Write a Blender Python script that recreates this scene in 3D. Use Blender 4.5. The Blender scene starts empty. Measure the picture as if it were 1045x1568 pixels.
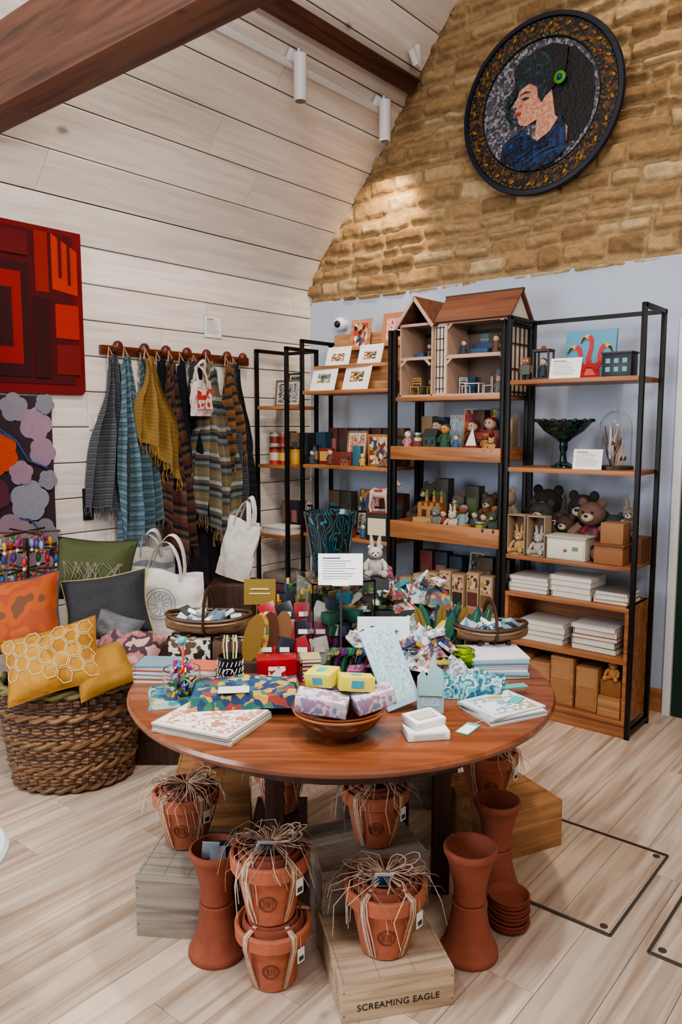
import bpy, bmesh, math, random
from mathutils import Vector, Matrix, Euler, noise
R=random.Random(11)
pi=math.pi
TH=math.radians(39.5); CT=math.cos(TH); ST=math.sin(TH)
def T(a,b): return (2.237+CT*a-ST*b, 1.721+ST*a+CT*b)
def G(l,d): return T(l,d-2.229)
# ------------------------------------------------------------------ materials
def lin(h):
    if not isinstance(h,str): return tuple(h)
    h=h.lstrip('#'); o=[]
    for i in (0,2,4):
        c=int(h[i:i+2],16)/255
        o.append(c/12.92 if c<=.04045 else ((c+.055)/1.055)**2.4)
    return tuple(o)
_mc={}
def newmat(name):
    m=bpy.data.materials.new(name); m.use_nodes=True
    nt=m.node_tree; b=nt.nodes['Principled BSDF']
    return m,nt,b
def C(h,rough=.6,metal=0,bump=0,bs=60,var=.0):
    key=(h,rough,metal,bump,bs,var)
    if key in _mc: return _mc[key]
    m,nt,b=newmat('paint_'+str(h).strip('#'))
    c=lin(h); b.inputs['Base Color'].default_value=(*c,1); b.inputs['Roughness'].default_value=rough
    b.inputs['Metallic'].default_value=metal
    tc=nt.nodes.new('ShaderNodeTexCoord'); n=nt.nodes.new('ShaderNodeTexNoise'); n.inputs['Scale'].default_value=bs; n.inputs['Detail'].default_value=4
    nt.links.new(tc.outputs['Object'],n.inputs['Vector'])
    v=var if var else .06
    mx=nt.nodes.new('ShaderNodeMix'); mx.data_type='RGBA'; mx.inputs['A'].default_value=(*[x*(1-v*1.6) for x in c],1); mx.inputs['B'].default_value=(*[min(1,x*(1+v)) for x in c],1)
    nt.links.new(n.outputs['Fac'],mx.inputs['Factor']); nt.links.new(mx.outputs['Result'],b.inputs['Base Color'])
    if bump:
        bp=nt.nodes.new('ShaderNodeBump'); bp.inputs['Strength'].default_value=bump; bp.inputs['Distance'].default_value=.004
        nt.links.new(n.outputs['Fac'],bp.inputs['Height']); nt.links.new(bp.outputs['Normal'],b.inputs['Normal'])
    _mc[key]=m; return m
def ramp(nt,cols,const=True):
    r=nt.nodes.new('ShaderNodeValToRGB'); cr=r.color_ramp; cr.interpolation='CONSTANT' if const else 'LINEAR'
    n=len(cols)
    while len(cr.elements)<n: cr.elements.new(.5)
    for i,h in enumerate(cols):
        cr.elements[i].position=i/n if const else i/(n-1)
        cr.elements[i].color=(*lin(h),1)
    return r
def art(name,cols,scale=20,kind='voronoi',coord='Object',rough=.6,stretch=(1,1,1),bump=0):
    if name in _mc: return _mc[name]
    m,nt,b=newmat(name); tc=nt.nodes.new('ShaderNodeTexCoord'); mp=nt.nodes.new('ShaderNodeMapping')
    mp.inputs['Scale'].default_value=stretch; nt.links.new(tc.outputs[coord],mp.inputs['Vector'])
    r=ramp(nt,cols)
    if kind=='voronoi':
        t=nt.nodes.new('ShaderNodeTexVoronoi'); t.inputs['Scale'].default_value=scale; out=t.outputs['Color']
        nn=nt.nodes.new('ShaderNodeTexNoise'); nn.inputs['Scale'].default_value=scale*.8
        ad=nt.nodes.new('ShaderNodeMix'); ad.data_type='RGBA'; ad.blend_type='ADD'; ad.inputs['Factor'].default_value=.9/scale
        nt.links.new(mp.outputs[0],ad.inputs['A']); nt.links.new(mp.outputs[0],nn.inputs['Vector']); nt.links.new(nn.outputs['Color'],ad.inputs['B']); nt.links.new(ad.outputs['Result'],t.inputs['Vector'])
        sp=nt.nodes.new('ShaderNodeSeparateColor'); nt.links.new(out,sp.inputs[0]); out=sp.outputs[0]; h=out
    elif kind=='noise':
        t=nt.nodes.new('ShaderNodeTexNoise'); t.inputs['Scale'].default_value=scale; t.inputs['Detail'].default_value=2
        nt.links.new(mp.outputs[0],t.inputs['Vector'])
        mr=nt.nodes.new('ShaderNodeMapRange'); mr.inputs[1].default_value=.3; mr.inputs[2].default_value=.7; nt.links.new(t.outputs['Fac'],mr.inputs[0]); out=mr.outputs[0]; h=out
    elif kind=='wave':
        t=nt.nodes.new('ShaderNodeTexWave'); t.inputs['Scale'].default_value=scale; t.inputs['Distortion'].default_value=14; t.inputs['Detail'].default_value=1.5; t.inputs['Detail Scale'].default_value=1.6
        nt.links.new(mp.outputs[0],t.inputs['Vector']); out=t.outputs['Fac']; h=out
    elif kind=='mosaic':
        t=nt.nodes.new('ShaderNodeTexVoronoi'); t.inputs['Scale'].default_value=scale
        nt.links.new(mp.outputs[0],t.inputs['Vector']); sp=nt.nodes.new('ShaderNodeSeparateColor'); nt.links.new(t.outputs['Color'],sp.inputs[0]); out=sp.outputs[0]; h=t.outputs['Distance']
    nt.links.new(out,r.inputs[0]); nt.links.new(r.outputs[0],b.inputs['Base Color'])
    b.inputs['Roughness'].default_value=rough
    if bump:
        bp=nt.nodes.new('ShaderNodeBump'); bp.inputs['Strength'].default_value=bump; bp.inputs['Distance'].default_value=.004
        nt.links.new(h,bp.inputs['Height']); nt.links.new(bp.outputs['Normal'],b.inputs['Normal'])
    _mc[name]=m; return m
def wood(name,c1,c2,axis=0,scale=6,rough=.5,knots=False,tint=False,bump=.25,stretch=.06,ks=(.025,.075,.75),tr=(.84,1.06),kscale=3.6):
    if name in _mc: return _mc[name]
    m,nt,b=newmat(name); tc=nt.nodes.new('ShaderNodeTexCoord'); mp=nt.nodes.new('ShaderNodeMapping')
    s=[1,1,1]; s[axis]=stretch; mp.inputs['Scale'].default_value=s; nt.links.new(tc.outputs['Object'],mp.inputs['Vector'])
    n=nt.nodes.new('ShaderNodeTexNoise'); n.inputs['Scale'].default_value=scale*5; n.inputs['Detail'].default_value=7; n.inputs['Distortion'].default_value=1.2
    src=mp.outputs[0]
    if tint:
        at=nt.nodes.new('ShaderNodeAttribute'); at.attribute_name='tint'
        ad=nt.nodes.new('ShaderNodeVectorMath'); ad.operation='MULTIPLY_ADD'; ad.inputs[1].default_value=(37,37,37)
        nt.links.new(at.outputs['Color'],ad.inputs[0]); nt.links.new(mp.outputs[0],ad.inputs[2]); src=ad.outputs[0]
    nt.links.new(src,n.inputs['Vector'])
    r=nt.nodes.new('ShaderNodeValToRGB'); r.color_ramp.elements[0].position=.3; r.color_ramp.elements[1].position=.62
    r.color_ramp.elements[0].color=(*lin(c2),1); r.color_ramp.elements[1].color=(*lin(c1),1)
    nt.links.new(n.outputs['Fac'],r.inputs[0]); col=r.outputs[0]
    if tint:
        mr=nt.nodes.new('ShaderNodeMapRange'); mr.inputs[3].default_value=tr[0]; mr.inputs[4].default_value=tr[1]
        sp=nt.nodes.new('ShaderNodeSeparateColor'); nt.links.new(at.outputs['Color'],sp.inputs[0]); nt.links.new(sp.outputs[0],mr.inputs[0])
        mu=nt.nodes.new('ShaderNodeVectorMath'); mu.operation='SCALE'; nt.links.new(col,mu.inputs[0]); nt.links.new(mr.outputs[0],mu.inputs['Scale']); col=mu.outputs[0]
    if knots:
        v=nt.nodes.new('ShaderNodeTexVoronoi'); v.inputs['Scale'].default_value=kscale
        mp2=nt.nodes.new('ShaderNodeMapping'); s2=[1,1,1]; s2[axis]=.62; mp2.inputs['Scale'].default_value=s2
        nt.links.new(tc.outputs['Object'],mp2.inputs['Vector']); nt.links.new(mp2.outputs[0],v.inputs['Vector'])
        mk=nt.nodes.new('ShaderNodeMapRange'); mk.inputs[1].default_value=ks[0]; mk.inputs[2].default_value=ks[1]; mk.inputs[3].default_value=ks[2]; mk.inputs[4].default_value=0
        nt.links.new(v.outputs['Distance'],mk.inputs[0])
        mx=nt.nodes.new('ShaderNodeMix'); mx.data_type='RGBA'; mx.inputs['B'].default_value=(*[x*.22 for x in lin(c2)],1)
        nt.links.new(mk.outputs[0],mx.inputs['Factor']); nt.links.new(col,mx.inputs['A']); col=mx.outputs['Result']
    nt.links.new(col,b.inputs['Base Color']); b.inputs['Roughness'].default_value=rough
    bp=nt.nodes.new('ShaderNodeBump'); bp.inputs['Strength'].default_value=bump; bp.inputs['Distance'].default_value=.003
    nt.links.new(n.outputs['Fac'],bp.inputs['Height']); nt.links.new(bp.outputs['Normal'],b.inputs['Normal'])
    _mc[name]=m; return m
def glass(name,col=(1,1,1),rough=.02,ior=1.25):
    if name in _mc: return _mc[name]
    m,nt,b=newmat(name); b.inputs['Base Color'].default_value=(*lin(col),1); b.inputs['Roughness'].default_value=rough
    b.inputs['Transmission Weight'].default_value=1; b.inputs['IOR'].default_value=ior; _mc[name]=m; return m
# ------------------------------------------------------------------ builder
def X(loc=(0,0,0),rot=(0,0,0),sc=(1,1,1)):
    if not hasattr(sc,'__len__'): sc=(sc,sc,sc)
    return Matrix.LocRotScale(Vector(loc),Euler(rot),Vector(sc))
def tn(x,s=1): return noise.noise(Vector(x)*s)
class B:
    def __init__(s,name): s.name=name; s.v=[];s.f=[];s.m=[];s.uv=[];s.mats=[];s.tint=[];s.M=Matrix();s.curtint=.5
    def mi(s,m):
        if m not in s.mats: s.mats.append(m)
        return s.mats.index(m)
    def add(s,vs,fs,mat,M=None,uv=None):
        b0=len(s.v); XX=s.M@M if M is not None else s.M
        s.v+=[XX@Vector(p) for p in vs]; s.uv+=uv if uv else [(0,0)]*len(vs); s.tint+=[s.curtint]*len(vs)
        k=s.mi(mat)
        for f in fs: s.f.append([b0+i for i in f]); s.m.append(k)
    def box(s,size,loc,mat,rot=(0,0,0),bev=0):
        M=X(loc,rot); hx,hy,hz=[q/2 for q in size]
        if bev<=0:
            vs=[(x,y,z) for x in(-hx,hx) for y in(-hy,hy) for z in(-hz,hz)]
            fs=[(0,1,3,2),(4,6,7,5),(0,4,5,1),(2,3,7,6),(0,2,6,4),(1,5,7,3)]
            s.add(vs,fs,mat,M); return
        bev=min(bev,hx*.9,hy*.9,hz*.9)
        bm=bmesh.new(); bmesh.ops.create_cube(bm,size=1); bmesh.ops.scale(bm,vec=size,verts=bm.verts)
        bmesh.ops.bevel(bm,geom=bm.edges[:]+bm.verts[:],offset=bev,segments=2,affect='EDGES',profile=.6)
        bm.verts.index_update(); s.add([v.co.copy() for v in bm.verts],[[v.index for v in f.verts] for f in bm.faces],mat,M); bm.free()
    def bb(s,size,loc,mat,rz=0,bev=0): s.box(size,(loc[0],loc[1],loc[2]+size[2]/2),mat,(0,0,rz),bev)
    def lathe(s,prof,mat,M=None,seg=32):
        n=len(prof); vs=[];uv=[];fs=[]
        for i in range(seg+1):
            a=2*pi*i/seg
            for j,(r,z) in enumerate(prof): vs.append((r*math.cos(a),r*math.sin(a),z)); uv.append((i/seg,j/(n-1)))
        for i in range(seg):
            for j in range(n-1): fs.append((i*n+j,(i+1)*n+j,(i+1)*n+j+1,i*n+j+1))
        s.add(vs,fs,mat,M,uv)
    def cyl(s,r,h,loc,mat,rot=(0,0,0),r2=None,seg=20):
        if r2 is None: r2=r
        s.lathe([(0,0),(r,0),(r2,h),(0,h)],mat,X(loc,rot),seg)
    def ball(s,r,loc,mat,sc=(1,1,1),rot=(0,0,0),seg=16):
        k=seg//2+2; s.lathe([(r*math.sin(pi*j/k),-r*math.cos(pi*j/k)) for j in range(k+1)],mat,X(loc,rot,sc),seg)
    def tube(s,pts,r,mat,seg=6,flat=1,closed=False):
        pts=[Vector(p) for p in pts]; n=len(pts); rs=r if hasattr(r,'__len__') else [r]*n
        vs=[];fs=[]; up=None
        for i,p in enumerate(pts):
            if closed: t=pts[(i+1)%n]-pts[i-1]
            else: t=pts[min(i+1,n-1)]-pts[max(i-1,0)]
            if t.length<1e-9: t=Vector((0,0,1))
            t.normalize()
            if up is None:
                up=Vector((0,0,1)) if abs(t.z)<.9 else Vector((1,0,0))
            sd=t.cross(up)
            if sd.length<1e-6: sd=t.orthogonal()
            sd.normalize(); up=sd.cross(t).normalized()
            for k in range(seg):
                a=2*pi*k/seg; vs.append(p+sd*math.cos(a)*rs[i]+up*math.sin(a)*rs[i]*flat)
        m=n if closed else n-1
        for i in range(m):
            for k in range(seg):
                j=(i+1)%n; fs.append((i*seg+k,i*seg+(k+1)%seg,j*seg+(k+1)%seg,j*seg+k))
        if not closed: fs.append(list(range(seg))[::-1]); fs.append([(n-1)*seg+k for k in range(seg)])
        s.add(vs,fs,mat)
    def grid(s,fn,nu,nv,mat,M=None):
        vs=[];uv=[];fs=[]
        for i in range(nu+1):
            for j in range(nv+1): vs.append(fn(i/nu,j/nv)); uv.append((i/nu,j/nv))
        w=nv+1
        for i in range(nu):
            for j in range(nv): fs.append((i*w+j,(i+1)*w+j,(i+1)*w+j+1,i*w+j+1))
        s.add(vs,fs,mat,M,uv)
    def panel(s,w,h,mat,M):
        s.add([(-w/2,0,0),(w/2,0,0),(w/2,0,h),(-w/2,0,h)],[(0,1,2,3)],mat,M,[(0,0),(1,0),(1,1),(0,1)])
    def poly(s,pts,mat,M,t=.004):
        n=len(pts); vs=[(x,0,z) for x,z in pts]+[(x,-t,z) for x,z in pts]
        fs=[list(range(n,2*n))]+[(i,(i+1)%n,(i+1)%n+n,i+n) for i in range(n)]
        s.add(vs,fs,mat,M,[(x,z) for x,z in pts]*2)
    def ribbon(s,pts,ws,mat,y,t=.002):
        n=len(pts); L=[];Rr=[]
        for i in range(n):
            a=Vector(pts[max(i-1,0)]); c=Vector(pts[min(i+1,n-1)]); d=(c-a).normalized(); nn=Vector((-d.y,d.x)); p=Vector(pts[i]); L.append(p+nn*ws[i]); Rr.append(p-nn*ws[i])
        for i in range(n-1): s.poly([tuple(L[i]),tuple(L[i+1]),tuple(Rr[i+1]),tuple(Rr[i])],mat,X((0,y,0)),t)
    def pillow(s,w,h,t,mat,M,n=14,back=None):
        def mk(sg):
            def fn(u,v):
                x=2*u-1;y=2*v-1
                q=max(0,(1-x**4)*(1-y**4))**.5*(.75+.25*(1-x*x)*(1-y*y))
                px=x*w/2*(1-.10*(1-abs(y)**1.5)*abs(x)); py=y*h/2*(1-.10*(1-abs(x)**1.5)*abs(y))
                wr=noise.noise(Vector((x*2.3,y*2.3,sg*3+w*50)))*.016
                return (px,sg*(t/2*q+wr*q),py)
            return fn
        s.grid(mk(-1),n,n,mat,M); s.grid(mk(1),n,n,back or mat,M)
    def fabric(s,x,y,z,w,d,h,mat,sd,rz=0,n=12):
        def fn(u,v):
            a=2*u-1;c=2*v-1; q=max(0,1-max(abs(a),abs(c))**3)
            wr=tn((a*2.2+sd,c*2.2,sd*1.7))*.8+tn((a*5+sd,c*5,sd))*.35
            return (a*w/2*(1+.15*tn((c*2,sd,1))),c*d/2*(1+.15*tn((a*2,sd,4))),h*q*(.75+wr)-.004)
        s.grid(fn,n,n,mat,X((x,y,z),(0,0,rz)))
    def done(s,loc=(0,0,0),rz=0,parent=None,sharp=38,rot=None):
        me=bpy.data.meshes.new(s.name); me.from_pydata([tuple(v) for v in s.v],[],s.f); 
        for m in s.mats: me.materials.append(m)
        me.polygons.foreach_set('material_index',s.m)
        ul=me.uv_layers.new(name='UVMap'); 
        li=[0]*len(me.loops); me.loops.foreach_get('vertex_index',li)
        fl=[]
        for i in li: fl+=list(s.uv[i])
        ul.data.foreach_set('uv',fl)
        if len(set(s.tint))>1:
            at=me.color_attributes.new('tint','FLOAT_COLOR','POINT'); d=[]
            for t in s.tint: d+=[t,t*7.3%1,t*3.1%1,1]
            at.data.foreach_set('color',d)
        bm=bmesh.new(); bm.from_mesh(me)
        bmesh.ops.recalc_face_normals(bm,faces=bm.faces); bm.to_mesh(me); bm.free()
        me.shade_smooth(); me.set_sharp_from_angle(angle=math.radians(sharp)); me.update()
        o=bpy.data.objects.new(s.name,me); bpy.context.scene.collection.objects.link(o)
        o.location=loc; o.rotation_euler=rot if rot else (0,0,rz)
        if parent: o.parent=parent
        return o
def textmesh(txt,size,mat,M,parent,name='lettering',align='CENTER'):
    cu=bpy.data.curves.new('tx','FONT'); cu.body=txt; cu.size=size; cu.align_x=align; cu.extrude=.0004; cu.space_character=1.05
    o=bpy.data.objects.new('tx',cu); bpy.context.scene.collection.objects.link(o); bpy.context.view_layer.update()
    me=bpy.data.meshes.new_from_object(o); bpy.data.objects.remove(o)
    me.transform(M); me.materials.clear(); me.materials.append(mat)
    t=bpy.data.objects.new(name,me); bpy.context.scene.collection.objects.link(t); t.parent=parent; return t
# common mats
WHITE=C('#dedcd8',.55); BLACK=C('#15151a',.5); CREAM=C('#d0c6b3',.6); INK=C('#3a3a3e',.7)
TERRA=C('#b0674c',.95,bump=.5,bs=30,var=.22); TERRAD=C('#74402f',.9,bump=.3,bs=40,var=.12); TERRAM=C('#92513c',.95,bump=.5,bs=30,var=.2)
RAF=C('#d3b69b',.75,var=.25); RAF2=C('#947766',.8,var=.25)
SHELFW=wood('shelf_oak','#a87146','#77492c',0,5,.4)
METAL=C('#14110e',.45,metal=.3,bump=.1)
PINE=wood('crate_pine','#bfa88e','#947d63',0,6,.7)
PINEG=wood('crate_pine_grey','#a59d92','#7a7166',0,6,.7)
PINEV=wood('crate_pine_warm','#ae7f54','#7e5735',0,6,.65)
TABLEW=wood('table_oak','#7e492e','#512d1a',0,4,.24,bump=.12,stretch=.08)
DARKW=wood('dark_wood','#462b1e','#2a1810',2,6,.45)
# ------------------------------------------------------------------ room shell
YG=4.10; YR=-2.4
CEILW=wood('whitewashed_boards','#ebe2d9','#d5c9be',1,4,.5,knots=True,tint=True,bump=.08,tr=(.90,1.04),ks=(.03,.085,.7),kscale=3.3)
GAP=C('#5a4d43',.9)
def board_run(name,prof,width,y0,y1,mat,thick=.018,lens=(1.8,3.4),seed=1):
    rr=random.Random(seed); b=B(name)
    P=[Vector(p) for p in prof]; L=[0]
    for i in range(1,len(P)): L.append(L[-1]+(P[i]-P[i-1]).length)
    def at(s):
        for i in range(1,len(P)):
            if s<=L[i]+1e-9: return P[i-1].lerp(P[i],(s-L[i-1])/(L[i]-L[i-1]))
        return P[-1]
    n=max(1,round(L[-1]/width)); st=L[-1]/n
    for k in range(n):
        p=at(k*st); q=at((k+1)*st); t=(q-p).normalized(); nn=Vector((t.y,-t.x))
        g=.0024; p2=p+t*g; q2=q-t*g
        y=y0-rr.uniform(0,2)
        while y<y1:
            l=rr.uniform(*lens); ya=max(y,y0)+.0013; yb=min(y+l,y1)-.0013; y+=l
            if yb-ya<.02: continue
            b.curtint=rr.random(); c=.004
            vs=[]
            for yy,ins in ((ya,0),(yb,0)):
                for a,off in ((p2,-thick),(p2,-c),(p2+t*c,0),(q2-t*c,0),(q2,-c),(q2,-thick)):
                    w=a+nn*off; vs.append((w.x,yy,w.y))
            fs=[(i,i+1,i+7,i+6) for i in range(5)]+[(0,1,2,3,4,5),(6,7,8,9,10,11)]
            b.add(vs,fs,mat)
    for i in range(1,len(P)):
        t=(P[i]-P[i-1]).normalized(); nn=Vector((t.y,-t.x)); o1=P[i-1]-nn*.012; o2=P[i]-nn*.012; w1=P[i-1]-nn*.08; w2=P[i]-nn*.08
        b.add([(o1.x,y0,o1.y),(o2.x,y0,o2.y),(o2.x,y1,o2.y),(o1.x,y1,o1.y),(w1.x,y0,w1.y),(w2.x,y0,w2.y),(w2.x,y1,w2.y),(w1.x,y1,w1.y)],[(0,1,2,3),(4,7,6,5),(0,4,5,1),(3,2,6,7)],GAP)
    return b
board_run('wall_left',[(0,0),(0,2.42)],.186,YR,YG,CEILW,seed=4).done()
slope=[(0,2.42),(.02,2.50),(.10,2.62),(.265,2.80),(.59,3.19),(.81,3.49),(1.148,3.94),(2.6,5.83)]
board_run('ceiling',slope,.21,YR,YG,CEILW,seed=5,lens=(1.2,2.8)).done()
mir=[(5.2-x,z) for x,z in slope][::-1]
board_run('ceiling_slope_right',mir,.21,YR,YG,CEILW,seed=6).done()
board_run('wall_right',[(5.2,2.42),(5.2,0)],.19,YR,YG,CEILW,seed=8).done()
FLOORW=wood('floor_oak','#cab7a5','#97816d',1,4,.42,knots=True,tint=True,bump=.2,stretch=.05,ks=(.02,.07,.6),tr=(.84,1.07),kscale=4.0)
fb=B('floor'); rr=random.Random(3)
x=-.0
while x<5.2:
    y=YR-rr.uniform(0,1.5)
    while y<YG:
        l=rr.uniform(.8,1.8); ya=max(y,YR)+.0007; yb=min(y+l,YG)-.0007; y+=l
        if yb-ya<.02: continue
        fb.curtint=rr.random(); fb.box((.1485,yb-ya,.02),(x+.075,(ya+yb)/2,-.01),FLOORW)
    x+=.15
fb.curtint=.3; fb.box((5.3,YG-YR,.03),(2.6,(YG+YR)/2,-.026),C('#6b5546',.9))
fb.done()
# gable wall
PAINT=C('#aab4c6',.85,bump=.15,bs=30,var=.05)
gb=B('wall_gable'); gb.box((5.2,.2,2.34),(2.6,YG+.1,1.17),PAINT)
STONEF=C('#a37f57',.95,bump=.6,bs=9,var=.3)
gb.add([(0,YG+.05,2.3),(5.2,YG+.05,2.3),(5.2,YG+.05,2.42),(2.6,YG+.05,5.85),(0,YG+.05,2.42)],[(0,1,2,3,4)],STONEF)
gab=gb.done()
def stone_mat():
    m,nt,b=newmat('rubble_stone'); at=nt.nodes.new('ShaderNodeAttribute'); at.attribute_name='Col'
    tc=nt.nodes.new('ShaderNodeTexCoord'); n=nt.nodes.new('ShaderNodeTexNoise'); n.inputs['Scale'].default_value=30; n.inputs['Detail'].default_value=9; n.inputs['Roughness'].default_value=.7
    nt.links.new(tc.outputs['Object'],n.inputs['Vector']); mr=nt.nodes.new('ShaderNodeMapRange'); mr.inputs[1].default_value=.25; mr.inputs[2].default_value=.75; mr.inputs[3].default_value=.68; mr.inputs[4].default_value=1.2
    nt.links.new(n.outputs['Fac'],mr.inputs[0]); v=nt.nodes.new('ShaderNodeVectorMath'); v.operation='SCALE'
    nt.links.new(at.outputs['Color'],v.inputs[0]); nt.links.new(mr.outputs[0],v.inputs['Scale']); nt.links.new(v.outputs[0],b.inputs['Base Color']); b.inputs['Roughness'].default_value=.95
    bp=nt.nodes.new('ShaderNodeBump'); bp.inputs['Strength'].default_value=1; bp.inputs['Distance'].default_value=.016; nt.links.new(n.outputs['Fac'],bp.inputs['Height']); nt.links.new(bp.outputs['Normal'],b.inputs['Normal']); return m
rr=random.Random(21); rows=[]; z=2.29
while z<4.9:
    h=rr.choice([.06,.07,.085,.10,.115]); st=[]; x=-.3-rr.random()*.2
    while x<4.2:
        w=rr.uniform(.08,.27)+h*.5; st.append((x,w,rr.random(),rr.random(),rr.random())); x+=w
    rows.append((z,h,st)); z+=h
pal=[lin(c) for c in ('#bb9b70','#a9885f','#c7a97f','#9c7c56','#cfb58a','#b39166','#917350')]; mort=lin('#b4966c')
step=.0115; nx=int(3.9/step); nz=int((4.75-2.32)/step)
def ceil_x(z):
    for i in range(1,len(slope)):
        if z<=slope[i][1]: 
            a,c=slope[i-1],slope[i]; return a[0]+(c[0]-a[0])*(z-a[1])/(c[1]-a[1])
    return 2.6
vs=[];cols=[];fs=[]
for j in range(nz+1):
    z0=2.32+j*step
    for i in range(nx+1):
        x0=i*step
        dx=tn((x0*4,z0*4,1.3))*.025+tn((x0*16,z0*16,2))*.012; dz=tn((x0*1.8,z0*2.2,9))*.028+tn((x0*13,z0*13,5))*.011
        xx=x0+dx; zz=z0+dz; row=None
        for r_ in rows:
            if r_[0]<=zz<r_[0]+r_[1]: row=r_;break
        hgt=0; c=mort
        if row:
            for s_ in row[2]:
                if s_[0]<=xx<s_[0]+s_[1]:
                    lo=row[0]+.012*s_[4]; hi=row[0]+row[1]-.014*(1-s_[3])
                    ex=min(xx-s_[0],s_[0]+s_[1]-xx); ez=min(zz-lo,hi-zz)
                    e=min(ex,ez) if ex>.022 or ez>.022 else min(ex,ez)-(.022-ex)*(.022-ez)*13
                    k=min(1,max(0,(e-.004)/.015)); k=k*k*(3-2*k)
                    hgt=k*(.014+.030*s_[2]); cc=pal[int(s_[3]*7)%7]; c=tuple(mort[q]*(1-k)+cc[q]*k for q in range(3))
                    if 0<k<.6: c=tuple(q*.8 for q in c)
                    hgt+=k*(tn((x0*10,z0*12,s_[2]*9))*.010+tn((x0*24,z0*26,s_[2]*9))*.009+tn((x0*45,z0*45,1))*.004+(xx-s_[0]-s_[1]/2)*(s_[3]-.5)*.12+(zz-row[0]-row[1]/2)*(s_[4]-.5)*.3); break
        hgt+=tn((x0*12,z0*12,3))*.004+tn((x0*40,z0*40,3))*.002
        hgt*=min(1,(z0-2.32)/.04+.25)
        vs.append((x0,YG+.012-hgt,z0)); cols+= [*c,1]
w=nx+1
for j in range(nz):
    for i in range(nx):
        if i*step<ceil_x(2.32+j*step)-.06: continue
        fs.append((j*w+i,j*w+i+1,(j+1)*w+i+1,(j+1)*w+i))
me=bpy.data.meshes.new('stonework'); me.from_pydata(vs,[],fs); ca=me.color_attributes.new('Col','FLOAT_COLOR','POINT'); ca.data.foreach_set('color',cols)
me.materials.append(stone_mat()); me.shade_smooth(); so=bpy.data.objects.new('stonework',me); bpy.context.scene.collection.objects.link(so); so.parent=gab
# timbers
OAKB=wood('old_beam','#6c4532','#3a2218',0,4,.6,knots=True,bump=.5)
OAKBY=wood('old_beam_y','#5f3a2a','#341c14',1,4,.6,bump=.5)
b=B('ceiling_beam'); b.box((5.0,.15,.30),(2.6,1.62,2.85),OAKB,bev=.015); b.done()
b=B('ceiling_purlin'); b.box((.10,6.4,.085),(.87,.85,3.53),OAKBY,(0,-.92,0),bev=.01); b.done()
b=B('track_light'); WL=C('#dcdcdd',.4)
b.box((.035,3.0,.03),(.745,2.45,3.37),WL,(0,-.92,0),bev=.004)
for y in (3.12,3.86):
    b.cyl(.034,.23,(.81,y,3.17),WL,seg=24); b.cyl(.008,.04,(.80,y,3.39),WL,seg=10); b.cyl(.027,.004,(.81,y,3.1685),C('#77736d'),seg=20)
    b.box((.05,.09,.03),(.775,y,3.40),WL,(0,-.92,0))
b.done()
b=B('ceiling_spotlight'); b.cyl(.022,.08,(.98,3.93,3.58),WL,rot=(.7,0,0)); b.box((.03,.03,.12),(.98,3.95,3.63),WL,bev=.004); b.done()
b=B('door_1'); GR=C('#123329',.45,bump=.1); JW=C('#d8d9dc',.6)
DX=2.50
b.bb((.04,.05,1.97),(DX,YG-.027,0),JW,bev=.004); b.bb((1.0,.05,.05),(DX+.48,YG-.027,1.97),JW,bev=.004); b.bb((.05,.05,1.97),(DX+.95,YG-.027,0),JW,bev=.004)
b.bb((.9,.035,1.97),(DX+.475,YG-.019,0),GR)
for zz,hh in ((.12,.7),(.95,.9)):
    for xx in (DX+.17,DX+.57): b.bb((.02,.02,hh),(xx-.02,YG-.04,zz),GR,bev=.005); b.bb((.02,.02,hh),(xx+.26,YG-.04,zz),GR,bev=.005); b.bb((.3,.02,.02),(xx+.12,YG-.04,zz),GR,bev=.005); b.bb((.3,.02,.02),(xx+.12,YG-.04,zz+hh),GR,bev=.005)
b.ball(.03,(DX+.87,YG-.07,1.0),C('#b08d4a',.3,1)); b.done()
b=B('baseboard_gable'); b.bb((2.47,.02,.12),(1.237,YG-.011,0),SHELFW,bev=.003); b.done()
b=B('baseboard_left'); b.bb((.018,YG-YR-.05,.1),(.011,(YG+YR)/2,0),C('#cfc8bf',.6),bev=.003); b.done()
def hatch(x0,x1,y0,y1):
    b=B('floor_hatch'); F2=wood('hatch_oak','#c2ad98','#8a745e',1,4,.45,knots=True,bump=.2,ks=(.03,.1,.6)); MT=C('#5f5a53',.4,metal=.6)
    n=3; w=(x1-x0-.02)/n
    for i in range(n): b.bb((w-.003,y1-y0-.02,.004),(x0+.01+w*(i+.5),(y0+y1)/2,0),F2)
    for (sx,sy,cx,cy) in ((x1-x0,.008,(x0+x1)/2,y0),(x1-x0,.008,(x0+x1)/2,y1),(.008,y1-y0,x0,(y0+y1)/2),(.008,y1-y0,x1,(y0+y1)/2)): b.bb((sx,sy,.006),(cx,cy,0),MT)
    for cx in(x0+.03,x1-.03):
        for cy in(y0+.03,y1-.03): b.cyl(.012,.006,(cx,cy,0),MT,seg=14)
    b.done()
hatch(2.47,2.92,2.14,2.69); hatch(3.03,3.48,2.14,2.69)
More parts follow.
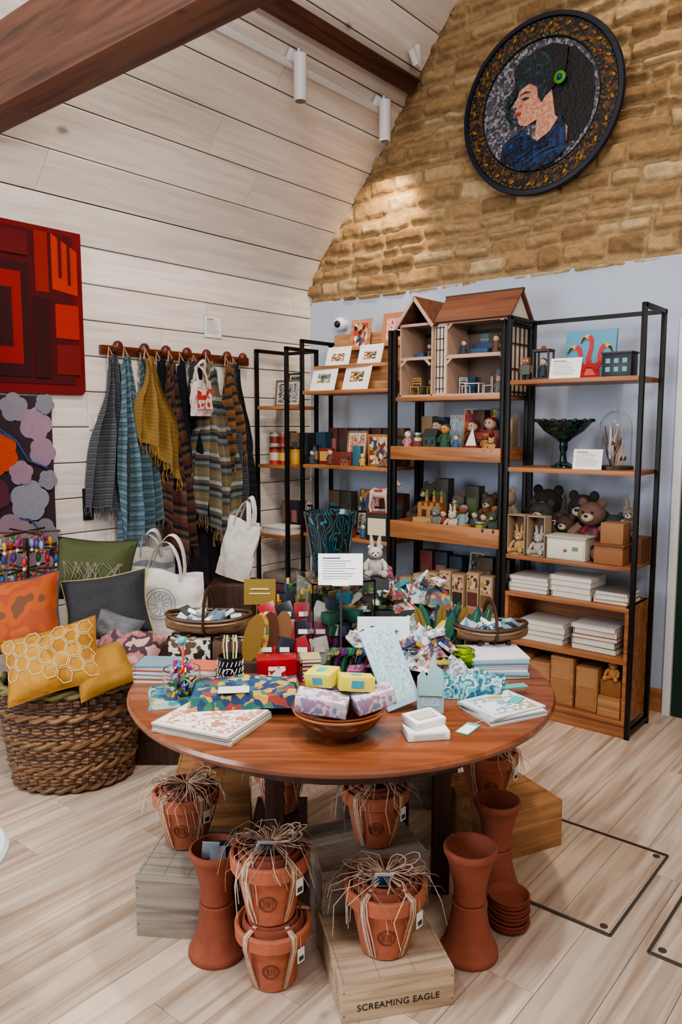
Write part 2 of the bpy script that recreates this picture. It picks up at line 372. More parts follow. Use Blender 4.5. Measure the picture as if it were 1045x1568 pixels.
# ------------------------------------------------------------------ mosaic roundel
b=B('mosaic_portrait'); r0=.452
NAVY=C('#0d1426',.4,bump=.2)
b.lathe([(0,0),(r0,0),(r0+.006,.015),(r0,.032),(r0-.022,.034),(r0-.026,.022),(r0-.03,.022)],NAVY,X(rot=(pi/2,0,0)),72)
GOLDM=art('mosaic_gold',['#17130f','#4f3718','#241a14','#6a4a20','#14181f','#3d2a1a','#1c2628'],70,'mosaic',rough=.25,bump=.6)
b.lathe([(r0-.028,.022),(r0-.115,.022)],GOLDM,X(rot=(pi/2,0,0)),72)
for rr_,yy in ((r0-.033,.025),(r0-.108,.025)):
    for i in range(90): a=2*pi*i/90; b.ball(.005,(rr_*math.cos(a),-yy,rr_*math.sin(a)),C('#6a5a34',.3,.5) if i%3 else C('#1f4a4a',.3),(1,.5,1),seg=6)
b.lathe([(r0-.115,.022),(r0-.12,.028),(r0-.125,.018)],C('#0f1017',.4),X(rot=(pi/2,0,0)),72)
GREYM=art('mosaic_grey',['#4a4b56','#66676f','#3d3f4a','#85848a','#2c2e3a'],75,'mosaic',rough=.35,bump=.6)
b.lathe([(r0-.12,.02),(0,.02)],GREYM,X(rot=(pi/2,0,0)),72)
for i in range(48):
    a=2*pi*i/48; rm=r0-.072+(.016 if i%2 else -.014)
    b.ball(.013,(rm*math.cos(a),-.024,rm*math.sin(a)),C('#8a6228',.3,.4) if i%2 else C('#5a2f18',.4),(1.2,.3,.7),(0,-a+pi/4,0),8)
s_=.36
HAIR=art('mosaic_black',['#08090c','#101117','#0b0d12'],80,'mosaic',rough=.4,bump=.6)
TEAL=art('mosaic_teal',['#10262f','#0a181f','#163a45','#0c1f2a','#08141a'],70,'mosaic',rough=.3,bump=.6)
SKIN=art('mosaic_skin',['#b98670','#c8967e','#ac7864'],80,'mosaic',rough=.4,bump=.3)
BLU=art('mosaic_blue',['#0e2348','#091630','#163360','#070c1a','#101c38'],45,'mosaic',rough=.3,bump=.6)
def ap(pts,m,y): b.poly([(x*s_,z*s_) for x,z in pts],m,X((0,y,0)),.005)
ap([(.0,.66),(.25,.76),(.55,.66),(.8,.36),(.86,0),(.8,-.35),(.6,-.62),(.2,-.6),(.02,-.2)],HAIR,-.021)
ap([(-.12,-.05),(-.02,-.2),(-.04,-.42),(-.25,-.52),(.0,-.7),(.45,-.6),(.46,-.4),(.26,-.2),(.2,.2),(0,.3)],SKIN,-.026)
ap([(-.28,.38),(-.31,.26),(-.32,.2),(-.37,.12),(-.41,.07),(-.40,.045),(-.345,.04),(-.355,.0),(-.365,-.02),(-.335,-.045),(-.355,-.08),(-.335,-.11),(-.32,-.13),(-.32,-.18),(-.27,-.235),(-.18,-.26),(-.02,-.2),(.12,-.02),(.2,.2),(.1,.4)],SKIN,-.0285)
ap([(-.33,.26),(-.38,.42),(-.40,.55),(-.3,.68),(-.05,.76),(.12,.7),(.22,.5),(.2,.3),(.12,.12),(.06,.02),(.0,.12),(-.02,.26),(-.15,.34)],TEAL,-.033)
ap([(.12,.7),(-.05,.76),(.2,.80),(.45,.7),(.42,.4),(.25,.2),(.12,.1),(.2,.3),(.22,.5)],HAIR,-.0335)
ap([(-.3,.3),(-.36,.34),(-.5,.2),(-.52,-.05),(-.42,-.2),(-.42,-.08),(-.47,.06),(-.38,.18)],TEAL,-.034)
ap([(-.6,-.66),(-.55,-.45),(-.25,-.3),(-.12,-.42),(.0,-.52),(.2,-.42),(.36,-.22),(.44,-.4),(.46,-.72),(.25,-.86),(0,-.92),(-.3,-.88)],BLU,-.036)
for q,dd in enumerate(((-.45,-.6,.0,-.5),(-.35,-.75,.2,-.6),(-.1,-.85,.35,-.7),(-.5,-.5,-.2,-.4),(-.3,-.66,.15,-.54),(-.2,-.8,.3,-.64),(.2,-.5,.4,-.36),(-.5,-.62,-.2,-.5))):
    b.tube([((dd[0]+(dd[2]-dd[0])*k/5)*s_,-.043,(dd[1]+(dd[3]-dd[1])*k/5+.04*math.sin(k*pi/5))*s_) for k in range(6)],.0028,C(['#244c7a','#16305a','#35608a'][q%3],.3),5)
ap([(-.27,.13),(-.21,.155),(-.14,.135),(-.20,.11)],C('#2a1a18',.4),-.034); ap([(-.29,.20),(-.20,.235),(-.11,.205),(-.20,.215)],C('#2a1a18',.4),-.034)
ap([(-.365,-.045),(-.30,-.035),(-.26,-.055),(-.30,-.085),(-.355,-.085)],C('#983630',.4),-.034)
ap([(-.26,.10),(-.25,.05),(-.29,.03),(-.30,.045),(-.275,.06)],C('#9a6a56',.5),-.0338)
b.lathe([(.0,0),(.030,.002),(.032,.012),(.016,.016),(.014,.008),(0,.008)],C('#3f8a1e',.3),X((.125,-.040,.1),(pi/2,0,0)),20)
b.ball(.013,(.125,-.05,.1),C('#1b2f7a',.2))
b.done((1.722,YG-.075,3.19))
# ------------------------------------------------------------------ shelving units
def shelving(x0,x1,y0,y1,levels,top,carc=None,trays=()):
    b=B('shelving_unit'); p=.022
    for x in (x0+p/2,x1-p/2):
        for y in (y0+p/2,y1-p/2): b.bb((p,p,top),(x,y,0),METAL,bev=.002)
        b.bb((p,y1-y0,p),(x,(y0+y1)/2,top-p),METAL,bev=.002)
        b.bb((p*.9,y1-y0,p*.9),(x,(y0+y1)/2,.02),METAL)
    b.bb((x1-x0,p*.9,p*.9),((x0+x1)/2,y1-p/2,top-p),METAL)
    for z in levels: b.bb((x1-x0-2*p-.002,y1-y0-.004,.022),((x0+x1)/2,(y0+y1)/2,z-.022),SHELFW,bev=.002)
    for z,h in trays:
        b.bb((x1-x0-.004,.016,h),((x0+x1)/2,y0-.009,z-h*.72),SHELFW,bev=.003)
        for x in (x0+p+.008,x1-p-.008): b.bb((.012,y1-y0-.03,h),(x,(y0+y1)/2,z-h*.72),SHELFW)
    if carc:
        z0,z1=carc
        for x in (x0+p+.01,x1-p-.01): b.bb((.018,y1-y0-.01,z1-z0),(x,(y0+y1)/2,z0),SHELFW)
        b.bb((x1-x0-2*p-.03,.012,z1-z0),((x0+x1)/2,y1-.02,z0),SHELFW)
        b.bb((x1-x0-2*p-.002,.02,.07),((x0+x1)/2,y0+.02,.0),SHELFW,bev=.002)
    return b.done()
Y0=3.60;Y1=3.90
shelving(.05,.335,3.50,3.80,[.36,.80,1.25,1.62],1.98)
shelving(.352,1.055,Y0,Y1,[.10,.40,.82,1.255,1.71],2.03)
shelving(1.065,1.765,Y0,Y1,[.10,.50,.93,1.36,1.655],2.03,trays=((.93,.10),(1.36,.075)))
shelving(1.775,2.465,Y0,Y1,[.085,.385,.64,.835,1.285,1.725],2.05,carc=(.06,.64))
# ------------------------------------------------------------------ small object vocabulary
cols_toy=['#85342a','#a87838','#3a5c68','#59653a','#b8aa98','#6b432d','#2a354c','#95605c','#40352f','#75868a']
def figurine(b,x,y,z,h,c1,c2,rz=0):
    M0=b.M; b.M=M0@X((x,y,z),(0,0,rz),h/.1)
    b.lathe([(0,0),(.022,0),(.024,.01),(.018,.04),(.011,.062),(0,.066)],C(c1,.7),seg=14)
    b.ball(.018,(0,0,.078),C(c2,.7),seg=12); b.ball(.0185,(0,.003,.083),C(c1,.8),(1,1,.8),seg=10)
    for sx in(-1,1): b.tube([(sx*.012,0,.058),(sx*.024,-.006,.042),(sx*.02,-.014,.03)],[.006,.005,.004],C(c1,.7),6); b.ball(.0022,(sx*.006,-.0175,.08),BLACK,seg=6); b.ball(.008,(sx*.01,-.015,.005),C('#2c211c'),(1,1.4,.7),seg=8)
    b.M=M0
def bear(b,x,y,z,h,c,c2='#b9a692',rz=0,shirt=None):
    M0=b.M; b.M=M0@X((x,y,z),(0,0,rz),h/.2); m=C(c,.95,bump=.8,bs=150,var=.15); m2=C(c2,.95,bump=.5,bs=150); ms=shirt or m
    b.ball(.05,(0,0,.055),ms,(1,.85,1.15)); b.ball(.042,(0,-.004,.142),m,(1.08,.95,.95)); b.ball(.018,(0,-.04,.133),m2,(1.1,.8,.8)); b.ball(.006,(0,-.055,.139),BLACK,(1.2,.8,.8),seg=8)
    for sx in(-1,1):
        b.ball(.016,(sx*.032,0,.178),m,(1,.6,1),seg=10); b.ball(.0045,(sx*.015,-.042,.15),BLACK,seg=8)
        b.tube([(sx*.035,-.005,.1),(sx*.058,-.02,.075),(sx*.06,-.045,.052)],[.016,.017,.014],m,8); b.ball(.015,(sx*.06,-.047,.05),m,seg=10)
        b.tube([(sx*.028,-.015,.02),(sx*.045,-.05,.02),(sx*.052,-.082,.022)],[.022,.021,.018],m,8); b.ball(.02,(sx*.053,-.086,.026),m,(1,.7,1.2),seg=10)
    b.M=M0
def bunny(b,x,y,z,h,c,rz=0):
    bear(b,x,y,z,h*.78,c,'#d8c8bc',rz); M0=b.M; b.M=M0@X((x,y,z),(0,0,rz),h/.2)
    for sx in(-1,1): b.tube([(sx*.014,0,.13),(sx*.018,.002,.165),(sx*.022,-.004,.2)],[.008,.011,.005],C(c,.9),8)
    b.M=M0
def tin(b,x,y,z,r,h,c,c2='#d8c79a',lid='#b3b3b3'):
    b.cyl(r,h,(x,y,z),C(c,.35),seg=24); b.lathe([(r*1.008,h*.25),(r*1.008,h*.75)],C(c2,.4),X((x,y,z)),24); b.cyl(r*1.03,h*.12,(x,y,z+h*.95),C(lid,.35,.5),seg=24)
def book(b,w,d,t,loc,c,rz=0):
    M0=b.M; b.M=M0@X(loc,(0,0,rz)); mc=c if not isinstance(c,str) else C(c,.5)
    b.bb((w-.006,d-.006,t-.003),(0.002,0,.0015),C('#d9d4c8',.8)); b.bb((w,d,.002),(0,0,0),mc); b.bb((w,d,.002),(0,0,t-.002),mc); b.bb((.003,d,t),(-w/2,0,0),mc); b.M=M0
def stack(b,x,y,z,w,d,items,jit=.12):
    for t,c in items:
        book(b,w*R.uniform(.93,1),d*R.uniform(.93,1),t,(x+R.uniform(-.004,.004),y+R.uniform(-.004,.004),z),c,R.uniform(-jit,jit)); z+=t+.0003
    return z
def card(b,w,h,x,y,z,face,rz=0,lean=-.15,edge=WHITE,margin=.1,t=.003):
    M0=b.M; b.M=M0@X((x,y,z),(lean,0,rz)); b.bb((w,t,h),(0,0,0),edge); mw=w*(1-2*margin); mh=h*(1-2*margin*w/h)
    b.panel(mw,mh,face,X((0,-t/2-.0006,(h-mh)/2))); b.M=M0
def frame(b,w,h,x,y,z,face,fc,rz=0,lean=-.12,fw=.012):
    M0=b.M; b.M=M0@X((x,y,z),(lean,0,rz)); m=fc if not isinstance(fc,str) else C(fc,.4)
    b.bb((w,.012,fw),(0,0,0),m,bev=.002); b.bb((w,.012,fw),(0,0,h-fw),m,bev=.002); b.bb((fw,.012,h),(-w/2+fw/2,0,0),m,bev=.002); b.bb((fw,.012,h),(w/2-fw/2,0,0),m,bev=.002)
    b.bb((w-fw,.005,h-fw),(0,.002,fw/2),CREAM); b.panel(w-4*fw,h-4*fw,face,X((0,-.003,2*fw))); b.M=M0
def notice(b,w,h,x,y,z,rz=0,lean=-.25):
    M0=b.M; b.M=M0@X((x,y,z),(lean,0,rz)); b.bb((w,.0025,h),(0,0,0),C('#eae9e7',.5))
    n=max(3,int(h/.0105))
    for i in range(n):
        zz=h*(.84-.72*i/n); ww=w*(R.uniform(.5,.78) if i else .4); b.bb((ww,.0006,h*.012 if i else h*.03),(-(w*.8-ww)/2,-.0016,zz),INK)
    b.M=M0
A_card=[art('card_art_%d'%i,p,s,k,'UV') for i,(p,s,k) in enumerate([
 (['#d9d4ca','#5b7f5a','#b8483a','#c1473a','#2a3f2c','#c9a05a'],6,'voronoi'),(['#c9bda8','#3e6f9a','#b8862a','#2f4a5a'],6,'voronoi'),
 (['#b0a890','#90303a','#2f5a4a','#d0c2a2','#b28a3a'],6,'voronoi'),(['#c97a7a','#dcb0a8','#a24a50'],4,'noise'),(['#c96a2a','#d9b46a','#4a2a5a','#a03040'],5,'voronoi'),
 (['#bfc6ca','#6a97b4','#bfc6ca','#a98a4a'],6,'noise'),(['#bab6af','#4a4a4a','#aaa69f','#7a7a7a'],5,'noise'),(['#1d1d22','#8a857a','#1d1d22','#4a4a4a'],6,'noise')])]
def minihouse(b,x,y,z,w,h,c,rc):
    b.bb((w,w*.6,h*.65),(x,y,z),C(c,.7)); b.add([(-w*.55,-w*.33,0),(w*.55,-w*.33,0),(w*.55,w*.33,0),(-w*.55,w*.33,0),(-w*.55,0,h*.35),(w*.55,0,h*.35)],[(0,1,5,4),(2,3,4,5),(0,4,3),(1,2,5),(0,3,2,1)],C(rc,.7),X((x,y,z+h*.65)))
    for sx in(-.25,.25): b.bb((w*.16,.002,h*.2),(x+sx*w,y-w*.3-.001,z+h*.3),C('#1f2a33',.3))
    b.bb((w*.16,.002,h*.28),(x,y-w*.3-.001,z),C('#5a3520'))
def toychair(b,x,y,z,s,c,rz=0):
    M0=b.M; b.M=M0@X((x,y,z),(0,0,rz),s); m=C(c,.6)
    b.bb((.04,.04,.004),(0,0,.035),m)
    for i in(-1,1):
        for j in(-1,1): b.bb((.004,.004,.035+(.04 if j>0 else 0)),(i*.018,j*.018,0),m)
    for k in(.05,.062,.072): b.bb((.036,.003,.006),(0,.018,k),m)
    b.M=M0
def toytable(b,x,y,z,s,c):
    m=C(c,.6); b.bb((.08*s,.05*s,.004*s),(x,y,z+.045*s),m)
    for i in(-1,1):
        for j in(-1,1): b.bb((.005*s,.005*s,.045*s),(x+i*.034*s,y+j*.019*s,z),m)
def trinkets(name,x0,x1,y0,y1,z,n,hmin,hmax,seed,kinds='fbhtk'):
    rs=random.Random(seed); b=B(name); ox=(x0+x1)/2
    w=(x1-x0)/n
    for i in range(n):
        x=x0+w*(i+.5)-ox; y=rs.uniform(y0,y1)-y0; h=rs.uniform(hmin,hmax); k=rs.choice(kinds); c1=rs.choice(cols_toy); c2=rs.choice(['#c9a98a','#d6c5b0','#7a4a2c'])
        rz=rs.uniform(-.4,.4); h=min(h,w*2.6)
        if k=='f': figurine(b,x,y,0,h,c1,c2,rz)
        elif k=='b': bear(b,x,y,0,h*.95,rs.choice(['#6a6158','#94806a','#4f463e','#856048']),rz=rz)
        elif k=='h': minihouse(b,x,y,0,w*.85,h,c1,rs.choice(cols_toy))
        elif k=='t': tin(b,x,y,0,w*.4,h*.8,c1,rs.choice(cols_toy))
        elif k=='k': card(b,w*.95,h*1.05,x,y,0,rs.choice(A_card[1:]),rz*.5,-.15,edge=C(rs.choice(['#2a2622','#8a6a4a','#b9b2a6'])))
        elif k=='x':
            b.bb((w*.86,.07,h),(x,y,0),C(rs.choice(['#4a2a20','#22303c','#5a4632','#3a3a30','#6a2a22','#8a7458','#2c2a34']),.55),bev=.003); b.bb((w*.6,.002,h*.4),(x,y-.036,h*.3),C(rs.choice(cols_toy),.6))
    return b.done((ox,y0,z))
# ---- corner unit contents
b=B('paint_tins'); 
for i,(c,c2) in enumerate((('#b13a26','#e2d7b8'),('#98301f','#d6c089'),('#3b5f66','#d9b23e'),('#c9932a','#933322'))):
    tin(b,(i%2)*.085-.04,(i//2)*.1,0,.036,.1,c,'#c2a24a' if i%2 else '#c6bca4',lid='#4a3a30'); 
for i in range(2): tin(b,i*.085-.04,0,.113,.034,.085,('#a8a492','#b24a30')[i],'#7a2f26',lid='#8a8a86')
b.done((.19,3.58,1.25))
b=B('framed_prints'); frame(b,.2,.17,0,.06,0,A_card[6],'#6a6560',rz=.15); frame(b,.13,.22,-.02,.14,0,A_card[7],'#2a2522'); b.done((.19,3.6,1.62))
b=B('stacked_cards'); stack(b,0,0,0,.22,.16,[(.012,'#c9c4b8'),(.012,'#e6e0d4'),(.015,'#8a8f99'),(.01,'#e9e6df')]); card(b,.12,.16,-.05,.13,.0,A_card[7],edge=BLACK); card(b,.12,.18,.06,.14,.0,A_card[6],edge=BLACK); b.done((.19,3.6,.80))
b=B('folded_blankets'); 
for i,c in enumerate(('#3a3f52','#5b3a3a','#7a6f66')): b.bb((.24,.24,.06),(0,0,i*.061),C(c,.9,bump=.6),bev=.02)
b.done((.19,3.65,.36))
trinkets('boxed_games',.08,.31,3.74,3.75,.8005,3,.26,.34,91,'xk'); trinkets('boxed_games',.08,.31,3.75,3.755,1.2505,3,.22,.28,92,'xk')
# ---- bay 1
b=B('greeting_card_display')
b.bb((.6,.1,.05),(0,.13,0),PINEV); b.bb((.6,.07,.10),(0,.2,0),PINEV)
for (x,y,z,w,h,a) in ((-.2,.02,0,.21,.16,1),(.06,.02,0,.21,.165,0),(-.15,.1,.14,.19,.14,2),(.1,.1,.14,.19,.14,0)):
    card(b,w,h,x,y,z+.0,A_card[a],rz=R.uniform(-.08,.08),margin=.24,lean=-.3,edge=C('#e4e1db'))
b.bb((.6,.012,.02),(0,.06,.135),PINEV); b.bb((.55,.01,.12),(0,.14,.02),PINEV)
b.bb((.55,.012,.36),(0,.24,.0),PINEV)
card(b,.16,.19,-.05,.205,.255,art('card_lady',['#d0b8a8','#a9302c','#3d4a6a','#c3904a','#2a1c18'],5,'voronoi','UV'),edge=PINEV,margin=.16)
card(b,.18,.20,.2,.215,.265,A_card[3],edge=C('#a8704a'),margin=.18)
b.done((.69,3.63,1.71))
b=B('security_camera'); b.cyl(.035,.03,(0,0,0),C('#d4d6d8',.35),rot=(pi/2,0,0),seg=24); b.ball(.045,(0,-.05,0),C('#e4e6e8',.3)); b.ball(.024,(.005,-.083,-.005),BLACK,seg=14); b.done((.31,YG-.001,2.17))
b=B('toy_boxes')
frame(b,.16,.21,-.04,.12,0,art('fox_print',['#c9bdad','#b86a4a','#bda995','#7a4a3a'],4,'noise','UV'),'#996d52')
b.bb((.09,.05,.1),(-.22,.05,0),C('#7c2820',.5),bev=.003); b.bb((.07,.002,.06),(-.22,.023,.02),C('#b9944a'))
b.bb((.15,.09,.08),(-.04,.02,0),C('#6d2c22',.55),bev=.004)
b.bb((.06,.03,.12),(.07,.0,0),C('#336070',.5),bev=.003)
b.bb((.16,.05,.19),(.22,.03,0),C('#99683a',.6),bev=.003); b.panel(.13,.16,art('playing_print',['#c6bca4','#7c281f','#b6ac94','#2c3a5a','#a0802a'],7,'voronoi','UV'),X((.22,.004,.015)))
figurine(b,-.13,-.02,0,.1,'#5a2f2a','#c9a98a'); figurine(b,.13,-.03,0,.08,'#b89040','#c9a98a'); figurine(b,-.28,-.02,0,.09,'#2c3a4a','#c9a98a'); tin(b,-.3,.03,0,.022,.11,'#26333c','#8a7a5a','#2a2622'); bear(b,.3,-.02,0,.1,'#7a6048'); minihouse(b,.0,-.035,0,.05,.06,'#8a5a3a','#4a2a20')
b.bb((.08,.06,.2),(-.29,.10,0),C('#23404e',.5)); b.bb((.2,.003,.12),(.17,.14,0),C('#3a6a48'))
b.done((.70,3.66,1.255))
trinkets('boxed_games',.40,1.01,3.84,3.85,1.2555,7,.22,.32,61,'xxk')
b=B('toy_frames')
frame(b,.15,.19,.22,.05,0,A_card[5],'#14141a',rz=.12); frame(b,.16,.15,.05,.1,0,A_card[6],'#1c1c20'); card(b,.17,.16,-.2,.13,0,A_card[6],edge=BLACK); card(b,.14,.15,-.05,.05,0,A_card[7],edge=BLACK)
b.bb((.08,.06,.14),(-.3,.0,0),C('#6e2030',.5),bev=.004); figurine(b,-.12,-.03,0,.1,'#913a30','#d6c5b0'); figurine(b,.13,-.02,0,.09,'#3a5a7a','#d6c5b0'); bear(b,-.2,-.03,0,.1,'#9a8a72'); minihouse(b,.03,-.03,0,.07,.09,'#7a3a2a','#2a2a2a')
b.done((.70,3.66,.82))
trinkets('boxed_games',.40,1.01,3.84,3.85,.8205,6,.24,.34,62,'xxk')
trinkets('boxed_toys',.4,1.01,3.68,3.74,.40,7,.18,.28,77,'htkx')
trinkets('storage_tins',.4,1.01,3.68,3.74,.10,6,.16,.2,78,'tx')
# ---- dollhouse
def dollhouse(loc):
    b=B('dollhouse'); W=C('#ae9280',.6,bump=.15); IN=C('#6f5a4c',.7); RF=wood('doll_roof','#71452f','#4d2d1f',0,5,.6); TR=C('#432a1c',.6); WT=C('#c0b4a6',.6)
    D=.23
    b.bb((.66,D+.03,.012),(.33,D/2-.015,0),W)
    b.bb((.66,D,.008),(.33,D/2,.215),W); b.bb((.66,D,.008),(.33,D/2,.40),W)
    b.bb((.66,.008,.40),(.33,D,0),IN)
    for x,f in ((.006,-.03),(.215,-.03),(.29,0),(.654,0)): b.bb((.009,D-f,.40),(x,(D+f)/2,.005),W)
    pk=.545
    for x0,x1,s in ((0,.11,1),(.11,.22,-1)):
        xa,za=(-.015,.385) if s>0 else (.235,.385); L=math.hypot(.125,pk-.385)
        b.box((L,D+.07,.012),((xa+.11)/2,D/2-.02,(za+pk)/2),RF,(0,-s*math.atan2(pk-.385,.125),0),.002)
        b.box((L,.01,.018),((xa+.11)/2,-.057,(za+pk)/2-.008),W,(0,-s*math.atan2(pk-.385,.125),0),.002)
    b.add([(0,D,.40),(.22,D,.40),(.11,D,pk-.01)],[(0,1,2)],IN)
    b.add([(.22,D,.40),(.66,D,.40),(.66,D*.5,.535),(.22,D*.5,.535)],[(0,1,2,3)],RF)
    ang=math.atan2(.145,D/2+.015); L=math.hypot(D/2+.02,.15)
    b.box((.46,L,.012),(.45,D/4-.01,.472),RF,(ang,0,0),.002); b.box((.46,L,.012),(.45,D*.75+.01,.472),RF,(-ang,0,0),.002)
    b.box((.47,.02,.016),(.45,D/2,.548),TR)
    b.bb((.075,.008,.40),(.252,-.0,0),WT)
    for z in (.04,.10,.16,.25,.31,.37): b.bb((.055,.004,.004),(.252,-.006,z),TR)
    for x in (.23,.252,.274): b.bb((.004,.004,.36),(x,-.006,.02),TR)
    for x in (.03,.19): b.box((.05,.008,.014),(x,-.032,.19),W,(0,.8 if x>.1 else -.8,0))
    for z in (.205,.39):
        b.box((.06,.008,.014),(.312,.0,z-.01),W,(0,-.8,0)); b.box((.06,.008,.014),(.63,.0,z-.01),W,(0,.8,0)); b.bb((.37,.01,.014),(.47,0,z-.002),W)
        b.bb((.215,.01,.014),(.11,-.03,z-.002),W)
    b.bb((.004,D,.40),(.661,D/2,.0),WT); b.add([(.662,0,.40),(.662,D,.40),(.662,D/2,.54)],[(0,1,2)],WT)
    for y in (.01,.07,.12,.17,.22): b.bb((.006,.01,.40),(.665,y,0),TR)
    for z in (.01,.13,.26,.39): b.bb((.006,D,.01),(.665,D/2,z),TR)
    for k in (1,-1): b.box((.006,.18,.012),(.665,D/2-k*.06,.47),TR,(k*ang,0,0))
    for x,z in ((.11,.29),(.4,.3),(.55,.3),(.11,.1),(.5,.1)): b.bb((.05,.004,.07),(x,D-.006,z-.02),C('#5f7383',.3)); b.bb((.056,.003,.004),(x,D-.009,z+.015),WT)
    toychair(b,.05,.06,.012,1.3,'#a07a2c',.3); toytable(b,.12,.08,.012,1.0,'#3d5a4a'); toychair(b,.17,.05,.012,1.2,'#a07a2c',-.6); figurine(b,.09,.16,.012,.1,'#3a5a3a','#b9997a')
    b.bb((.05,.03,.09),(.17,.19,.012),C('#4f6a3a')); b.bb((.06,.04,.03),(.07,.08,.223),C('#2f4a6a'),bev=.01); figurine(b,.13,.08,.223,.08,'#2c2c34','#c9a98a'); toytable(b,.17,.05,.223,.6,'#b08a4a')
    toytable(b,.42,.08,.012,1.2,'#b8b8b8'); toychair(b,.36,.08,.012,1.2,'#afafaf',.9); toychair(b,.49,.1,.012,1.2,'#afafaf',-.9); figurine(b,.56,.1,.012,.1,'#6a6a6a','#caa88a')
    b.bb((.06,.03,.1),(.34,.19,.012),C('#2b5068')); b.bb((.12,.05,.035),(.44,.1,.223),C('#2e4a66'),bev=.012); b.bb((.12,.012,.05),(.44,.13,.24),C('#2e4a66'),bev=.006); figurine(b,.55,.08,.223,.1,'#5a4038','#caa88a'); figurine(b,.6,.07,.223,.085,'#5a6a42','#caa88a'); figurine(b,.37,.05,.223,.08,'#233040','#caa88a'); b.cyl(.035,.003,(.46,.04,.2235),C('#8a4a38'))
    for i in range(6): b.bb((.03,.03,.02),(.35+i*.045,.02,.408),C(['#d8cfc0','#3a3f4a','#8a5a3a'][i%3]),bev=.005)
    bunny(b,.47,.03,.408,.06,'#8a6a52'); bunny(b,.55,.03,.408,.05,'#d0c8bc')
    return b.done(loc)
dollhouse((1.090,3.665,1.656))
# ---- bay 2 lower
b=B('toy_animals'); 
figurine(b,-.27,0,0,.11,'#a9707a','#d6c5b0'); b.cyl(.035,.05,(-.2,0,0),C('#6e2f26')); b.bb((.05,.04,.07),(-.2,.09,0),C('#7c2a20')); minihouse(b,-.11,.0,0,.08,.12,'#2f4a3c','#1f2a26'); figurine(b,-.02,0,0,.15,'#1f4a36','#b88040'); figurine(b,.05,.0,0,.09,'#2c5a7a','#c9a98a')
b.add([(-.03,0,0),(.04,0,0),(.01,.01,.1)],[(0,1,2)],C('#d8d2c2'),X((.14,-.01,.025))); b.lathe([(0,0),(.03,.0),(.045,.03),(0,.03)],C('#88302a'),X((.14,0,0),(0,0,0),(1.2,.5,1)),16); figurine(b,.23,0,0,.1,'#90642f','#7a4a2f'); b.bb((.05,.03,.11),(.29,.04,0),C('#6d2c25')); bear(b,.28,-.03,0,.08,'#aa825a')
figurine(b,-.15,.12,0,.17,'#27343c','#caa88a'); figurine(b,.08,.12,0,.17,'#6a3a2f','#caa88a'); figurine(b,.19,.12,0,.19,'#80352f','#caa88a'); bear(b,-.05,.05,0,.11,'#6a5a4a'); tin(b,-.24,.06,0,.025,.09,'#4a5a3a'); minihouse(b,.19,.05,0,.07,.1,'#5a3a2a','#7a3026')
b.done((1.41,3.65,1.36))
trinkets('boxed_games',1.12,1.72,3.84,3.85,1.3605,7,.17,.24,63,'xxk')
b=B('toy_castle'); WC=C('#a47040',.6)
b.bb((.15,.08,.11),(0,0,0),WC,bev=.002); 
for x in(-.06,-.02,.02,.06): b.bb((.022,.08,.02),(x,0,.11),WC)
b.bb((.16,.1,.03),(0,-.0,0),WC); 
for x in(-.03,.03): b.bb((.03,.002,.04),(x,-.041,.05),C('#3a2414'))
for x in(-.05,0,.05): b.cyl(.012,.05,(x,.02,.13),WC,r2=.008); b.cyl(.016,.03,(x,.02,.175),C('#6a7a42'),r2=0)
b.bb((.12,.06,.05),(0,-.08,0),C('#b08858')); b.done((1.26,3.73,.93))
b=B('toy_figures')
for i in range(9): figurine(b,-.02+i*.042,(i%3)*.05,0,.10+.04*(i%2),cols_toy[(i*3)%10],['#c9a98a','#7a4a2c'][i%2])
bear(b,-.06,-.01,0,.12,'#6f6f66'); bunny(b,.05,-.02,0,.14,'#b9ab98'); tin(b,.22,-.01,0,.03,.05,'#3d6a3e','#a99030'); bear(b,.30,-.02,0,.12,'#3f4a3c'); bear(b,.2,.12,0,.2,'#5b4a38')
b.cyl(.04,.03,(.12,-.02,0),C('#a8823a')); b.done((1.40,3.66,.93))
trinkets('soft_toys',1.12,1.72,3.84,3.85,.9305,6,.2,.3,64,'bxxb')
b=B('patterned_boxes'); PB=art('patterned_box_print',['#b2a084','#6a2720','#c2af94','#3a2e26','#b2a084','#a07a3a'],60,'voronoi')
for i in range(7):
    h=[.12,.15,.17,.19,.18,.2,.19][i]; b.bb((.075,.09,h),(-.27+i*.088,.03+.01*(i%2),0),C('#a98c6c',.6),bev=.003)
    b.bb((.06,.002,h*.38),(-.27+i*.088,-.017+.01*(i%2),h*.08),C(['#2a201a','#5a2620','#6a4a2a','#22303a'][i%4])); b.bb((.06,.002,h*.38),(-.27+i*.088,-.017+.01*(i%2),h*.54),PB)
b.done((1.41,3.65,.50))
trinkets('boxed_games',1.12,1.72,3.84,3.85,.5005,6,.24,.36,65,'xxk')
trinkets('boxed_games',1.12,1.72,3.69,3.74,.10,5,.2,.3,79,'xk')
b=B('toy_horse'); HC=C('#cdb0a2',.6)
b.tube([(-.065,0,.115),(-.04,0,.118),(0,0,.112),(.04,0,.118),(.06,0,.125)],[.018,.031,.028,.031,.02],HC,12)
b.tube([(.05,0,.13),(.075,0,.165),(.088,0,.195)],[.024,.017,.014],HC,10); b.tube([(.08,0,.2),(.105,0,.185),(.13,0,.165)],[.016,.015,.010],HC,10)
for sx,lx in((-.05,-.055),(.045,.05)):
    for sy in(-.018,.018): b.tube([(sx,sy,.11),(lx,sy*1.2,.065),(lx-.008 if lx<0 else lx,sy*1.2,.035),(lx+.004,sy*1.2,.004)],[.013,.008,.006,.007],HC,8)
